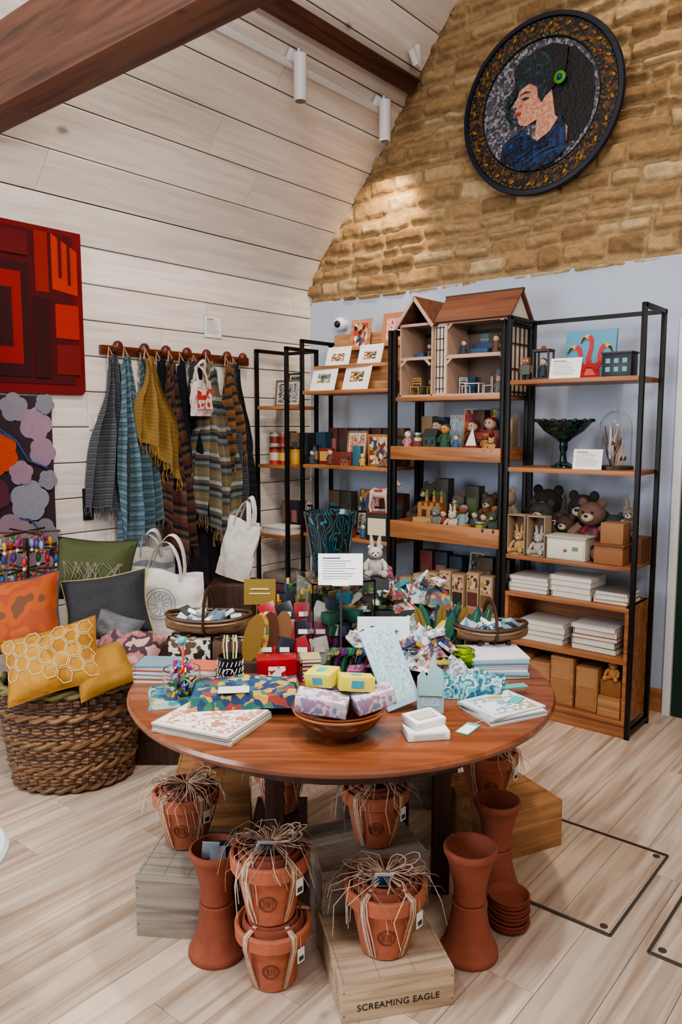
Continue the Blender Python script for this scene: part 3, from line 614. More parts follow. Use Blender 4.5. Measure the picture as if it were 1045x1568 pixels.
b.tube([(-.075,0,.12),(-.1,0,.1),(-.105,0,.06)],[.008,.01,.003],C('#8d5f4a'),8); b.tube([(.092,0,.212),(.075,0,.2),(.06,0,.17),(.045,0,.145)],[.004,.009,.009,.005],C('#8d5f4a'),8)
for s in(-1,1): b.tube([(.086,s*.008,.205),(.084,s*.01,.222)],[.005,.002],HC,6); b.ball(.003,(.103,s*.013,.19),BLACK,seg=6)
b.bb((.15,.06,.004),(0,0,0),C('#a5372b'))
b.box((.055,.066,.012),(0,0,.132),C('#a5372b'),bev=.004); b.tube([(.128,-.011,.165),(.1,-.02,.17),(.01,-.034,.15)],.002,C('#a33a2c'),5)
b.bb((.15,.09,.16),(0,0,-.161),C('#2a2622',.6),bev=.004); b.bb((.12,.002,.1),(0,-.046,-.13),A_card[2]); b.done((.945,3.655,.983),rz=.15)
# ---- bay 3
b=B('flamingo_picture'); SKY=C('#5590a8',.6)
b.bb((.26,.02,.25),(0,0,0),SKY,bev=.002); RED=C('#b52a30',.55); PNK=C('#cf6a62',.55); YEL2=C('#d9a03a',.5)
b.poly([(-.05,.003),(.06,.003),(.06,.04),(.045,.075),(.0,.085),(-.03,.07),(-.045,.04)],RED,X((0,-.0105,0)),.002)
b.poly([(-.02,.02),(.04,.02),(.02,.05),(-.01,.055)],PNK,X((0,-.0128,0)),.0015)
for pts,bk in (([(-.02,.05),(-.045,.085),(-.045,.125),(-.055,.155),(-.072,.168)],[(-.076,.168),(-.098,.158),(-.114,.135)]),([(.005,.06),(-.004,.11),(.008,.16),(.006,.20),(-.008,.217)],[(-.012,.217),(-.034,.207),(-.048,.184)]),([(.03,.05),(.058,.085),(.052,.125),(.062,.155),(.078,.168)],[(.082,.168),(.104,.158),(.118,.135)])):
    b.ribbon(pts,[.017,.012,.010,.011,.013],RED,-.0130); b.ribbon(bk,[.011,.009,.002],YEL2,-.0135); b.ribbon([((bk[0][0]+bk[1][0])/2,(bk[0][1]+bk[1][1])/2-.004),bk[1],bk[2]],[.004,.007,.002],BLACK,-.0157,.001); b.ball(.0035,(pts[-1][0],-.017,pts[-1][1]+.003),WHITE,seg=8)
b.done((2.115,3.83,1.726),rot=(-.12,0,0))
b=B('notice_card'); notice(b,.16,.105,0,0,0); b.done((2.06,3.66,1.726))
b=B('toy_cottage')
b.bb((.14,.09,.11),(0,0,0),C('#16191e',.4),bev=.002); b.bb((.15,.1,.008),(0,0,.11),C('#0e1014',.4))
for i in range(3):
    for j in range(2): b.bb((.022,.002,.022),(-.04+i*.04,-.046,.025+j*.04),C('#3c8a96',.3))
b.done((2.31,3.72,1.726))
b=B('toy_lantern'); 
b.bb((.09,.07,.012),(0,0,0),C('#3a3630')); b.bb((.09,.07,.012),(0,0,.14),C('#3a3630'))
for i in(-1,1):
    for j in(-1,1): b.bb((.008,.008,.14),(i*.04,j*.03,0),C('#3a3630'))
figurine(b,0,0,.012,.1,'#27343c','#caa88a'); b.ball(.012,(0,0,.16),C('#8a3a30')); b.done((1.93,3.70,1.726))
b=B('toy_robot'); b.bb((.05,.04,.05),(0,0,.03),C('#4a5a52')); b.bb((.035,.03,.03),(0,0,.085),C('#8a4a3a'))
for i in(-1,1): b.bb((.014,.02,.03),(i*.014,0,0),BLACK); b.ball(.004,(i*.008,-.016,.1),WHITE,seg=6); b.bb((.01,.02,.035),(i*.031,0,.04),C('#8a4a3a'))
b.done((1.84,3.70,1.726))
b=B('footed_glass_bowl'); DG=art('dark_glass',['#10201f','#1d3a38','#0b1414','#2a4f4a'],22,'noise',rough=.12)
b.lathe([(0,0),(.06,0),(.058,.008),(.02,.03),(.014,.07),(.022,.1),(.02,.125),(.05,.15),(.1,.185),(.142,.235),(.138,.24),(.095,.2),(.04,.165),(0,.158)],DG,seg=48)
for i in range(16):
    a=i*2*pi/16; b.ball(.013,(.138*math.cos(a),.138*math.sin(a),.237),DG,(1,1,.7),seg=8)
b.done((2.03,3.75,1.286))
b=B('glass_dome'); GL=glass('clear_glass')
b.cyl(.088,.016,(0,0,0),DARKW,seg=40); pr=[(.078,.0165),(.078,.2)]+[(.078*math.cos(k*pi/16),.2+.085*math.sin(k*pi/16)) for k in range(1,9)]
pi_=[(max(r-.0025,0),z-(.0 if z<.21 else .0025)) for r,z in pr][::-1]; b.lathe(pr+pi_+[pr[0]],GL,seg=36)
b.ball(.008,(0,0,.29),GL,seg=10)
rs=random.Random(5)
for i in range(34):
    a=rs.uniform(0,2*pi); r1=rs.uniform(.01,.04); h=rs.uniform(.1,.23); b.tube([(r1*math.cos(a)*.5,r1*math.sin(a)*.5,.017),(r1*math.cos(a),r1*math.sin(a),h*.5),(r1*1.3*math.cos(a+.6),r1*1.3*math.sin(a+.6),h)],[.004,.005,.002],C(rs.choice(['#b8a896','#8c7a6c','#d4c9ba','#6b4a40'])),5)
for i in range(6): b.ball(.012,(rs.uniform(-.04,.04),rs.uniform(-.04,.04),rs.uniform(.03,.15)),C('#7b2c35'),seg=8)
b.done((2.29,3.76,1.286))
b=B('notice_card'); notice(b,.14,.1,0,0,0,rz=.1); b.done((2.20,3.635,1.286))
b=B('teddy_bears'); 
bear(b,-.22,.10,0,.29,'#403a34'); bear(b,-.09,.10,0,.22,'#4d3c30'); bear(b,.05,.10,0,.31,'#74594d',shirt=art('gingham',['#5a1828','#783040','#3a1018'],60,'voronoi')); bear(b,-.27,.12,0,.24,'#262c25'); bunny(b,.24,.1,.12,.2,'#8f867b'); b.bb((.13,.14,.12),(.25,.12,0),C('#6a4228'))
bear(b,.14,.15,0,.24,'#3b4540'); bunny(b,-.15,.15,0,.3,'#4a4038'); bear(b,-.02,.16,0,.34,'#30302c'); bear(b,-.22,.17,0,.36,'#2c2824')
b.done((2.13,3.68,.836))
b=B('boxed_dolls')
for i,x in enumerate((-.055,.055)):
    b.bb((.095,.08,.006),(x,0,0),C('#a9917a')); b.bb((.095,.006,.2),(x,.04,0),C('#6e5643')); 
    for k in(-1,1): b.bb((.004,.08,.2),(x+k*.046,0,0),C('#a9917a'))
    b.bb((.095,.08,.004),(x,0,.2),C('#a9917a')); bunny(b,x,.0,.006,.15,['#b0905f','#a9a29b'][i])
b.done((1.90,3.655,.836))
b=B('drawer_gift_box'); b.bb((.2,.12,.11),(0,0,0),C('#bfbaab',.6),bev=.004); b.bb((.18,.004,.09),(0,-.061,.008),C('#d3cfbf',.6),bev=.002); b.ball(.008,(0,-.067,.05),C('#b0453a')); b.bb((.03,.002,.02),(.05,-.064,.05),C('#6d8a5a')); b.bb((.21,.13,.008),(0,0,.11),C('#afb5a2')); b.done((2.12,3.665,.836))
b=B('wooden_toy_box'); b.bb((.14,.1,.09),(0,0,0),C('#92603a',.6),bev=.004); b.bb((.12,.08,.1),(.02,.12,0),PINEV,bev=.004); b.bb((.16,.12,.01),(0,0,.09),C('#6e4328'),bev=.002)
b.bb((.11,.1,.10),(.01,.01,.1),C('#956842',.6),bev=.004); b.done((2.33,3.66,.836))
b=B('book_stack'); 
stack(b,-.21,.06,0,.22,.2,[(.022,'#998c80'),(.02,'#c8c4bc'),(.02,'#afa89b'),(.016,'#d4d1ca')],.03); stack(b,.02,.06,0,.22,.2,[(.03,'#ada8a0'),(.028,'#d0cdc6'),(.03,'#a9a59d'),(.02,'#dcdad5')],.04); stack(b,.22,.05,0,.17,.18,[(.022,'#86161a'),(.02,'#d0cdc6'),(.018,'#7d7a76')],.05)
b.done((2.12,3.67,.641))
b=B('book_stack'); stack(b,-.14,.08,0,.25,.2,[(.03,'#b9b4aa'),(.025,'#988f88'),(.03,'#c5c2bc'),(.02,'#d9d7d2')],.04); stack(b,.14,.08,0,.23,.2,[(.03,'#5f4a3e'),(.03,'#bac6bf'),(.02,'#923a30'),(.03,'#b4bfb6'),(.02,'#dfddda')],.05); b.done((2.12,3.67,.386))
b=B('wooden_storage_boxes')
for x,w,h in((-.24,.1,.22),(-.13,.11,.2),(-.01,.12,.25),(.12,.11,.22)): b.bb((w,.14,h),(x,.02,0),PINEV,bev=.005); b.bb((w*.8,.003,h*.4),(x,-.051,h*.1),C('#996d43')); b.bb((w*.8,.003,h*.38),(x,-.051,h*.55),C('#a57a50'))
b.bb((.11,.14,.1),(.24,.0,0),PINEV,bev=.005); b.bb((.1,.12,.08),(.24,.01,.1),C('#88592e'),bev=.004); bear(b,.24,-.02,.18,.1,'#b9854f')
b.done((2.12,3.68,.086))
# ------------------------------------------------------------------ left wall things
b=B('peg_rail'); PW=wood('peg_wood','#6f361e','#431e11',1,6,.3)
b.box((.025,1.08,.05),(.0135,2.94,1.9),PW,bev=.006)
pegs=[2.457,2.626,2.772,2.922,3.068,3.23,3.36]
for y in pegs:
    b.tube([(.02,y,1.9),(.05,y,1.903),(.075,y,1.91)],[.014,.012,.014],PW,12); b.ball(.03,(.095,y,1.915),PW,(.8,1,1))
b.done()
def weave(name,cols,sc,soft=.7,diag=0):
    m,nt,b=newmat(name); tc=nt.nodes.new('ShaderNodeTexCoord'); sp=nt.nodes.new('ShaderNodeSeparateXYZ'); nt.links.new(tc.outputs['UV'],sp.inputs[0])
    w=nt.nodes.new('ShaderNodeMath'); w.operation='MULTIPLY'; w.inputs[1].default_value=sc; nt.links.new(sp.outputs[1],w.inputs[0])
    wd=nt.nodes.new('ShaderNodeMath'); wd.operation='MULTIPLY_ADD'; wd.inputs[1].default_value=diag; nt.links.new(sp.outputs[0],wd.inputs[0]); nt.links.new(w.outputs[0],wd.inputs[2])
    fr=nt.nodes.new('ShaderNodeMath'); fr.operation='FRACT'; nt.links.new(wd.outputs[0],fr.inputs[0]); r=ramp(nt,cols); nt.links.new(fr.outputs[0],r.inputs[0])
    ck=nt.nodes.new('ShaderNodeTexChecker'); ck.inputs['Scale'].default_value=1; mp=nt.nodes.new('ShaderNodeMapping'); mp.inputs['Scale'].default_value=(60,190,1); nt.links.new(tc.outputs['UV'],mp.inputs[0]); nt.links.new(mp.outputs[0],ck.inputs[0])
    n=nt.nodes.new('ShaderNodeTexNoise'); n.inputs['Scale'].default_value=90; nt.links.new(tc.outputs['Object'],n.inputs['Vector'])
    mx=nt.nodes.new('ShaderNodeMix'); mx.data_type='RGBA'; mx.blend_type='MULTIPLY'; mx.inputs['Factor'].default_value=soft; ck.inputs[1].default_value=(1,1,1,1); ck.inputs[2].default_value=(.45,.45,.45,1)
    nt.links.new(r.outputs[0],mx.inputs['A']); nt.links.new(ck.outputs[0],mx.inputs['B']); nt.links.new(mx.outputs['Result'],b.inputs['Base Color']); b.inputs['Roughness'].default_value=.95
    bp=nt.nodes.new('ShaderNodeBump'); bp.inputs['Strength'].default_value=.6; bp.inputs['Distance'].default_value=.004; nt.links.new(n.outputs['Fac'],bp.inputs['Height']); nt.links.new(bp.outputs['Normal'],b.inputs['Normal'])
    return m
def scarf(y,w,L,mat,x0=.10,seed=0,slant=0,fr='#888888',drop=0,folds=3,top=1.9,point=.0):
    b=B('hanging_scarf'); rs=random.Random(seed); ph=rs.uniform(0,6)
    def fn(u,v):
        k=min(1,v*1.5); k=k*k*(3-2*k); ww=w*(.2+.8*k)
        uu=u-.5; yy=ww*uu+drop*v+math.sin(v*3+ph)*.012+.012*math.sin(u*folds*2*pi+ph+1+v)*k
        am=.014+.032*k; xx=x0+am*math.sin(u*folds*2*pi+ph+v*1.6)+am*.45*math.sin(u*folds*4.6*pi+ph*2-v*2)+.035*k*(1-abs(uu)*1.5)+.010*tn((u*6,v*7,seed))
        arch=.05*(1-k)*(uu*2)**2
        zz=-L*v*(1+slant*uu-point*abs(uu)*2*v+.025*math.sin(u*9+ph))-arch
        return (max(xx,.03),yy,zz)
    b.grid(fn,44,56,mat)
    for i in range(46):
        u=i/45; p=Vector(fn(u,1)); l=rs.uniform(.03,.065); b.tube([p,p+Vector((rs.uniform(-.004,.004),rs.uniform(-.005,.005),-l*.5)),p+Vector((rs.uniform(-.006,.006),rs.uniform(-.008,.008),-l))],.0022,C(fr,.9),4)
    b.tube([(x0-.01,-.02,-.02),(x0-.03,0,.04),(x0-.01,.02,-.02)],.006,C('#a87f65',.8),6,.6)
    b.done((0,y,top-.03))
W1=weave('wool_grey',['#45474b','#525458','#3c3e42','#5e6064'],26); W2=weave('wool_blue',['#4a6674','#56747f','#425d69','#627f87','#80888a'],20); W3=weave('wool_mustard',['#94702f','#9e7a36','#86642a','#8a7048'],24)
W4=weave('wool_navy',['#161a26','#1b202d','#131720'],16); W5=weave('wool_rust',['#67402f','#5c372c','#1e212c','#6d493a','#26282f','#734f40'],8,diag=1.2); W6=weave('wool_check',['#55534b','#786c60','#8f7440','#66706e','#aca190','#5f5b53','#33363a','#727b7a'],6,diag=.6)
W7=weave('wool_orange',['#8a5d34','#78502c','#2c2e38'],9); W8=weave('wool_char',['#1e2025','#282a2f','#18191e'],18); W9=weave('wool_purple',['#2c2230','#25202d','#332632'],10)
scarf(2.43,.30,.83,W1,.08,1,.15,'#4b4d53',-.03,3); scarf(2.49,.26,1.06,W2,.13,2,-.15,'#587380',.02,3,point=.12); scarf(2.58,.24,.56,W3,.19,3,.5,'#94702f',.05,3); scarf(2.62,.18,.78,W2,.10,23,.2,'#587380',.05,2)
scarf(2.74,.30,.88,W4,.08,4,.2,'#1b202d',.0,3); scarf(2.77,.25,1.10,W5,.15,5,.15,'#4b352c',.0,3,point=.1); scarf(2.87,.20,.88,W4,.12,6,.3,'#1b202d',.05,2)
scarf(2.97,.22,.85,W1,.08,7,0,'#5b5a50',-.02,3); scarf(3.03,.36,1.04,W6,.16,8,.25,'#8a7858',.01,4,point=.1); scarf(3.02,.34,1.33,W9,.06,12,.05,'#2c2230',.02,4)
scarf(3.20,.18,.60,W7,.14,9,-.3,'#8a6036',0,2); scarf(3.30,.22,.84,W8,.10,10,.2,'#22242a',.02,3); scarf(3.24,.14,.9,W1,.12,13,.2,'#4b4d53',.0,2)
def tote(name,w,h,t,loc,rz,strap,mat=None,emblem=None,rot=None,art_=None):
    b=B(name); m=mat or C('#cfcac1',.9,bump=.3,bs=120)
    def fn(sg):
        def f(u,v):
            x=2*u-1; q=max(0,1-x**6)*(.35+.65*math.sin(pi*min(v,.95)*.55+.5)); wr=.016*tn((u*3.5,v*3.5,sg*2+w*9))+.008*tn((u*9,v*9,sg))
            return (x*w/2*(1-.05*v)+.01*tn((v*3,sg,w)),sg*(t/2*q)*(1-.55*v)+wr,h*v+.012*math.sin(u*7+sg)*v)
        return f
    b.grid(fn(-1),22,20,m); b.grid(fn(1),22,20,m); b.grid(lambda u,v:((2*u-1)*w/2,(2*v-1)*t*.4*max(0,1-(2*u-1)**6),.0),10,4,m)
    for sg in(-1,1):
        pts=[]
        for k in range(15):
            a=pi*k/14; pts.append((-w*.22*math.cos(a)*(1-.15*math.sin(a))+.012*math.sin(a)*sg,sg*t*.12+.02*math.sin(a*2+sg),h-.03+math.sin(a)**.8*strap*(1 if sg>0 else .82)))
        b.tube(pts,.012,m,6,.2)
    if emblem:
        e=C(emblem,.8); yy=-t*.41
        for r in(.07,.055): b.tube([(r*math.cos(i*pi/16),yy-.014,h*.5+r*math.sin(i*pi/16)) for i in range(32)],.0014,e,5,closed=True)
        for i in range(12):
            a=i*pi/6; b.tube([(.015*math.cos(a),yy-.014,h*.5+.015*math.sin(a)),(.035*math.cos(a+.3),yy-.014,h*.5+.035*math.sin(a+.3)),(.05*math.cos(a),yy-.014,h*.5+.05*math.sin(a))],.0012,e,4)
    if art_: b.panel(w*.7,h*.6,art_,X((0,-t*.5-.014,h*.2)))
    return b.done(loc,rz,rot=rot)
tote('hanging_tote_bag',.15,.19,.04,(.235,2.90,1.55),pi/2,.15,mat=C('#c5b6ad',.9),art_=art('cherries',['#c5b6ad','#b0332e','#c5b6ad','#c5b6ad','#a03028'],5,'voronoi','UV'))
x,y=G(-.56,3.9); tote('tote_bag',.20,.30,.06,(x,y,.72),0,.16,mat=C('#c8c2b8',.9,bump=.3,bs=120),rot=Euler((-.1,.2,TH-.4)))
b=B('plinth'); b.bb((.22,.22,.70),(0,0,0),DARKW,bev=.005); b.done((x,y,0),TH)
b=B('wall_notice'); b.M=X((0,0,0),(0,0,pi/2)); notice(b,.13,.125,0,0,0,lean=0); b.bb((.14,.004,.135),(0,.004,-.005),C('#b9b9bb')); b.done((.008,3.20,2.03))
b=B('wall_socket'); b.box((.012,.06,.17),(.006,2.30,1.08),C('#1b1a1a',.4),bev=.003); b.box((.004,.04,.06),(.013,2.30,1.11),C('#3a3a3a')); b.done()
b=B('light_switch'); b.box((.012,.09,.09),(.006,2.37,1.52),C('#cfcac2',.4),bev=.003); b.box((.006,.02,.035),(.013,2.37,1.52),C('#e6e2da',.4),bev=.002); b.done()
# rugs
def rounded(w,h,r,n=6):
    pts=[]
    for cx,cy,a0 in((w-r,r,-pi/2),(w-r,h-r,0),(r,h-r,pi/2),(r,r,pi)):
        for k in range(n+1): a=a0+k*pi/2/n; pts.append((cx+r*math.cos(a),cy+r*math.sin(a)))
    return pts
b=B('red_wall_rug'); b.M=X((0,0,0),(0,0,pi/2)); RW=lambda h:C(h,1,bump=1,bs=220,var=.25)
b.poly(rounded(.96,.84,.03),RW('#741113'),X((0,0,0)),.02)
for i,(pts,c) in enumerate((([(.05,.05),(.90,.05),(.90,.79),(.05,.79)],'#500c10'),
  ([(.79,.52),(.93,.50),(.93,.72),(.79,.79)],'#bb341c'),([(.70,.50),(.77,.50),(.77,.79),(.70,.79)],'#902216'),([(.80,.28),(.93,.28),(.93,.45),(.80,.45)],'#ab2c1e'),([(.80,.10),(.93,.10),(.93,.25),(.80,.25)],'#761815'),
  ([(.30,.08),(.66,.08),(.66,.62),(.30,.62)],'#38090d'),([(.36,.14),(.62,.14),(.62,.58),(.36,.58)],'#8b1a12'),([(.45,.22),(.57,.22),(.57,.50),(.45,.50)],'#38090d'),([(.68,.08),(.76,.08),(.76,.47),(.68,.47)],'#38090d'),([(.1,.1),(.26,.1),(.26,.7),(.1,.7)],'#831712'),([(.3,.66),(.66,.66),(.66,.77),(.3,.77)],'#621012'))):
    b.poly(pts,RW(c),X((0,-.02-.0012*i,0)),.005)
b.poly([(.825,.58),(.842,.58),(.842,.77),(.825,.78)],RW('#5a0e0e'),X((0,-.028,0)),.003); b.poly([(.875,.55),(.89,.55),(.89,.74),(.875,.75)],RW('#5a0e0e'),X((0,-.028,0)),.003)
b.done((.005,1.34,1.655))
b=B('floral_wall_rug'); b.M=X((0,0,0),(0,0,pi/2)); b.poly(rounded(.8,.88,.02),RW('#3a2c34'),X((0,0,0)),.02)
def blob(i,cx,cz,r,c,n=5,sd=0):
    pts=[]
    for k in range(60):
        a=2*pi*k/60; q=r*(.84+.2*abs(math.cos(a*n/2+sd))**.7); pts.append((cx+q*math.cos(a),cz+q*math.sin(a)))
    b.poly(pts,RW(c),X((0,-.02-.0005*i,0)),.006)
for i,(cx,cz,r,c) in enumerate(((.71,.74,.085,'#997f90'),(.60,.82,.07,'#85828c'),(.74,.60,.07,'#997f90'),(.66,.36,.10,'#8f8f9c'),(.56,.20,.10,'#967e8c'),(.72,.18,.085,'#7f808a'),(.70,.04,.07,'#997f90'),(.50,.60,.11,'#c14a26'),(.48,.40,.08,'#5e2c3a'),(.56,.05,.07,'#8f8f9c'),(.3,.3,.1,'#997f90'),(.3,.7,.1,'#8f8f9c'),(.15,.5,.09,'#c14a26'),(.76,.84,.05,'#7f808a'),(.62,.50,.06,'#997f90'),(.76,.46,.05,'#85828c'))): blob(i,cx,cz,r,c,5,cx*9)
b.tube([(.4,-.032,.8),(.5,-.032,.73),(.6,-.032,.66),(.66,-.032,.56),(.76,-.032,.52)],.0045,RW('#3a5288'),6); b.tube([(.6,-.032,.66),(.52,-.032,.70),(.42,-.032,.70)],.004,RW('#3a5288'),6); b.tube([(.79,-.032,.1),(.66,-.032,.26),(.6,-.032,.28)],.004,RW('#3a5288'),6)
b.done((.005,1.30,.765))
# ------------------------------------------------------------------ wicker basket with cushions
def wicker(name,loc,rz,rx,ry,h,taper=.8,rows=30,col='#69492f',rimc='#7a7545'):
    b=B(name); m=[C(c,.55,var=.25) for c in (col,'#825f40','#503726','#765537')]; NS=30; rs=random.Random(4)
    def rad(z): t=z/h; return taper+(1-taper)*t**.8
    for i in range(rows):
        z=h*(i+.5)/rows; k=rad(z); pts=[]
        for j in range(NS*2):
            a=2*pi*j/(NS*2); off=.007*(1 if (j+(i//2))%2==0 else -1); pts.append(((rx*k+off)*math.cos(a),(ry*k+off)*math.sin(a),z+.002*math.sin(a*5+i)))
        b.tube(pts,h/rows*.58,m[rs.randrange(4)],6,closed=True)
    for j in range(NS):
        a=2*pi*j/NS; b.tube([(rx*rad(z)*math.cos(a),ry*rad(z)*math.sin(a),z) for z in (0,h*.33,h*.66,h)],.006,m[2],5)
    for zz,rd,cc in((h,.018,C(rimc,.6,var=.3)),(h*.76,.016,m[1]),(h*.48,.016,m[3]),(h*.22,.014,m[3]),(.01,.014,m[0])):
        k=rad(zz)
        for s in range(2):
            b.tube([((rx*k+.012*math.cos(j*.8+s*pi))*math.cos(2*pi*j/90),(ry*k+.012*math.cos(j*.8+s*pi))*math.sin(2*pi*j/90),zz+.010*math.sin(j*.8+s*pi)) for j in range(90)],rd*.7,cc,6,closed=True)
    b.lathe([(0,.01),(taper*1.0,.01)],m[2],X((0,0,0),(0,0,0),(rx,ry,1)),32)
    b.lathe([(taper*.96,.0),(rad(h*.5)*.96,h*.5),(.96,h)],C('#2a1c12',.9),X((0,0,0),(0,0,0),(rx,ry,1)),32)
    return b.done(loc,rz)
bx,by=G(-1.15,3.18)
wicker('wicker_basket',(bx,by,.014),TH+.2,.29,.23,.42)
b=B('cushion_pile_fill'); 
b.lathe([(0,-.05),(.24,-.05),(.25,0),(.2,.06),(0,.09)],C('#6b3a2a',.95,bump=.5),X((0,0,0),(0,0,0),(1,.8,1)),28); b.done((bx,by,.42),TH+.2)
def place(b,l,d,z,lean,roll,yaw):
    x,y=G(l,d); Rm=Matrix.Rotation(TH+yaw,3,'Z')@Matrix.Rotation(lean,3,'X')@Matrix.Rotation(roll,3,'Y'); return b.done((x,y,z),rot=Rm.to_euler())
def mkc(name,w,h,t,mat,trim=None,extra=None):
    b=B(name); b.pillow(w,h,t,mat,X(),18)
    if trim:
        pts=[]
        for k in range(64):
            s=k/16; e=int(s)%4; f=(s%1)*2-1; q=1-.10*(1-abs(f)**1.5)
            p={0:(f*w/2,-h/2*q),1:(w/2*q,f*h/2),2:(-f*w/2,h/2*q),3:(-w/2*q,-f*h/2)}[e]; pts.append((p[0],0,p[1]))
        b.tube(pts,.004,trim,5,closed=True)
    if extra: extra(b,w,h,t)
    return b
def hexes(b,w,h,t):
    m=C('#cdb98c',.9); rr_=.034
    def sf(x,z):
        X_=2*x/w; Z_=2*z/h; q=max(0,(1-min(1,abs(X_))**4)*(1-min(1,abs(Z_))**4))**.5*(.75+.25*(1-min(1,X_*X_))*(1-min(1,Z_*Z_)))
        wr=noise.noise(Vector((X_*2.3,Z_*2.3,-3+w*50)))*.016
        return (x*(1-.10*(1-min(1,abs(Z_))**1.5)*min(1,abs(X_))),-(t/2*q+wr*q)-.0015,z)
    for i in range(-5,6):
        for j in range(-3,4):
            cx=i*rr_*1.5; cz=j*rr_*1.732+(rr_*.866 if i%2 else 0)
            if abs(cx)>w*.43 or abs(cz)>h*.40 or (cx<-.05 and cz<-.03): continue
            P=[]
            for k in range(6):
                p=(cx+rr_*.88*math.cos(k*pi/3),cz+rr_*.88*math.sin(k*pi/3)); q=(cx+rr_*.88*math.cos((k+1)*pi/3),cz+rr_*.88*math.sin((k+1)*pi/3))
                for f in (0,.33,.66): P.append(sf(p[0]+(q[0]-p[0])*f,p[1]+(q[1]-p[1])*f))
            b.tube(P,.0024,m,5,closed=True)
MUST=art('mustard_wool',['#a67428','#b08032','#b8873c','#a27026'],9,'noise',rough=.95)
def grassy(b,w,h,t):
    rs=random.Random(2)
    for i in range(36):
        x=rs.uniform(-.1,.12); b.tube([(x,-t/2*.95-.006,-.10),(x+rs.uniform(-.03,.03),-t/2-.008,-.04),(x+rs.uniform(-.06,.06),-t/2-.002,.02)],.0011,C('#8f8976',.9),4)
place(mkc('green_cushion',.36,.28,.15,C('#4b5230',.95,bump=.8,bs=120,var=.2),C('#2b3018'),grassy),-1.10,3.38,.86,-.35,.05,0)
place(mkc('grey_cushion',.36,.28,.15,C('#38393c',.95,bump=.9,bs=130,var=.35),C('#a9996a')),-1.00,3.22,.73,-.4,-.15,.1)
place(mkc('orange_cushion',.34,.32,.16,art('orange_print',['#a54e22','#af592c','#99492a','#a85226','#6c4632'],6,'noise',rough=.95),C('#1d3a5a')),-1.33,3.14,.72,-.45,-.2,-.1)
place(mkc('pink_cushion',.28,.22,.13,art('pink_print',['#b58580','#9a6661','#4b343c','#bb958c'],12,'noise',rough=.95)),-.88,3.08,.575,-.6,.3,.1)
place(mkc('mustard_cushion',.24,.2,.13,C('#9c722e',.95,bump=.6)),-.95,2.99,.53,-.7,-.4,.1)
place(mkc('honeycomb_cushion',.38,.27,.15,MUST,C('#986a24'),hexes),-1.14,2.96,.575,-.55,-.28,.05)
place(mkc('grey_fur_cushion',.20,.13,.10,C('#6c6c6f',1,bump=1,bs=160,var=.35)),-.93,3.12,.66,-.4,.3,0)
b=B('keyring_display_stand'); b.cyl(.1,.02,(0,0,0),DARKW); b.cyl(.012,.98,(0,0,.01),DARKW); rs=random.Random(9)
for k,zz in enumerate((.85,.95,1.02)):
    for a in range(6):
        an=a*pi/3+k*.5; ex=(.15*math.cos(an),.15*math.sin(an),zz); b.tube([(0,0,zz),ex],.005,DARKW,6)
        for q in (.4,.7,1):
            px=(ex[0]*q,ex[1]*q,zz); b.tube([(px[0]+.01*math.cos(t*pi/5),px[1],px[2]-.012+.01*math.sin(t*pi/5)) for t in range(10)],.0015,C('#b8912e',.3,1),4,closed=True)
            c=rs.choice(['#a8291f','#2c4a88','#c0882e','#2c6a42','#a03a6a','#6a93a9','#5a2a7a']); b.ball(.015,(px[0],px[1],zz-.045),C(c,.5),(1,.6,1.4),seg=10); b.ball(.009,(px[0],px[1],zz-.075),C(rs.choice(['#c0882e','#a8291f','#c8c0b0']),.5),seg=8)
x,y=G(-1.43,3.45); b.done((x,y,0))
x,y=G(-.82,3.42); b=B('wooden_crate'); b.bb((.4,.3,.55),(0,0,0),DARKW,bev=.004)
for k in range(4): b.bb((.405,.305,.004),(0,0,.11*(k+1)),C('#2a1810'))
b.done((x,y,0),TH)
tote('tote_bag',.36,.28,.12,(x,y,.56),0,.2,emblem='#49617a',rot=Euler((-.12,.08,TH-.05)))
x2,y2=G(-.90,3.60); tote('tote_bag',.22,.36,.05,(x2,y2,.56),TH+.3,.12,mat=weave('tote_stripe',['#b5b2ac','#7d8289','#b5b2ac','#b5b2ac'],3,soft=.2))
x,y=G(-1.05,1.76); b=B('side_table'); b.lathe([(0,.43),(.21,.43),(.225,.44),(.225,.45),(.215,.458),(0,.458)],C('#c3cdd0',.25),seg=56); b.cyl(.02,.43,(0,0,.0),C('#b9bdc0',.3)); b.lathe([(0,0),(.15,0),(.15,.01),(.02,.02),(0,.02)],C('#b9bdc0',.3),seg=40); b.done((x,y,0))
# ------------------------------------------------------------------ round table
TZ=.75; tx,ty=T(0,0)
b=B('round_table')
b.lathe([(0,TZ-.03),(.60,TZ-.03),(.612,TZ-.024),(.618,TZ-.012),(.613,TZ-.003),(.605,TZ),(0,TZ)],TABLEW,seg=96)
b.lathe([(.50,TZ-.085),(.515,TZ-.085),(.515,TZ-.03),(.50,TZ-.03),(.50,TZ-.085)],DARKW,seg=64)
for (lx,ly) in ((.32,.12),(-.20,-.02),(.22,.47),(-.26,.44)): b.bb((.055,.055,TZ-.03),(lx,ly,0),DARKW,bev=.005)
b.box((.5,.03,.06),(.06,.05,TZ-.07),DARKW,(0,0,.26)); b.box((.48,.03,.06),(-.02,.455,TZ-.07),DARKW)
b.done((tx,ty,0),TH)
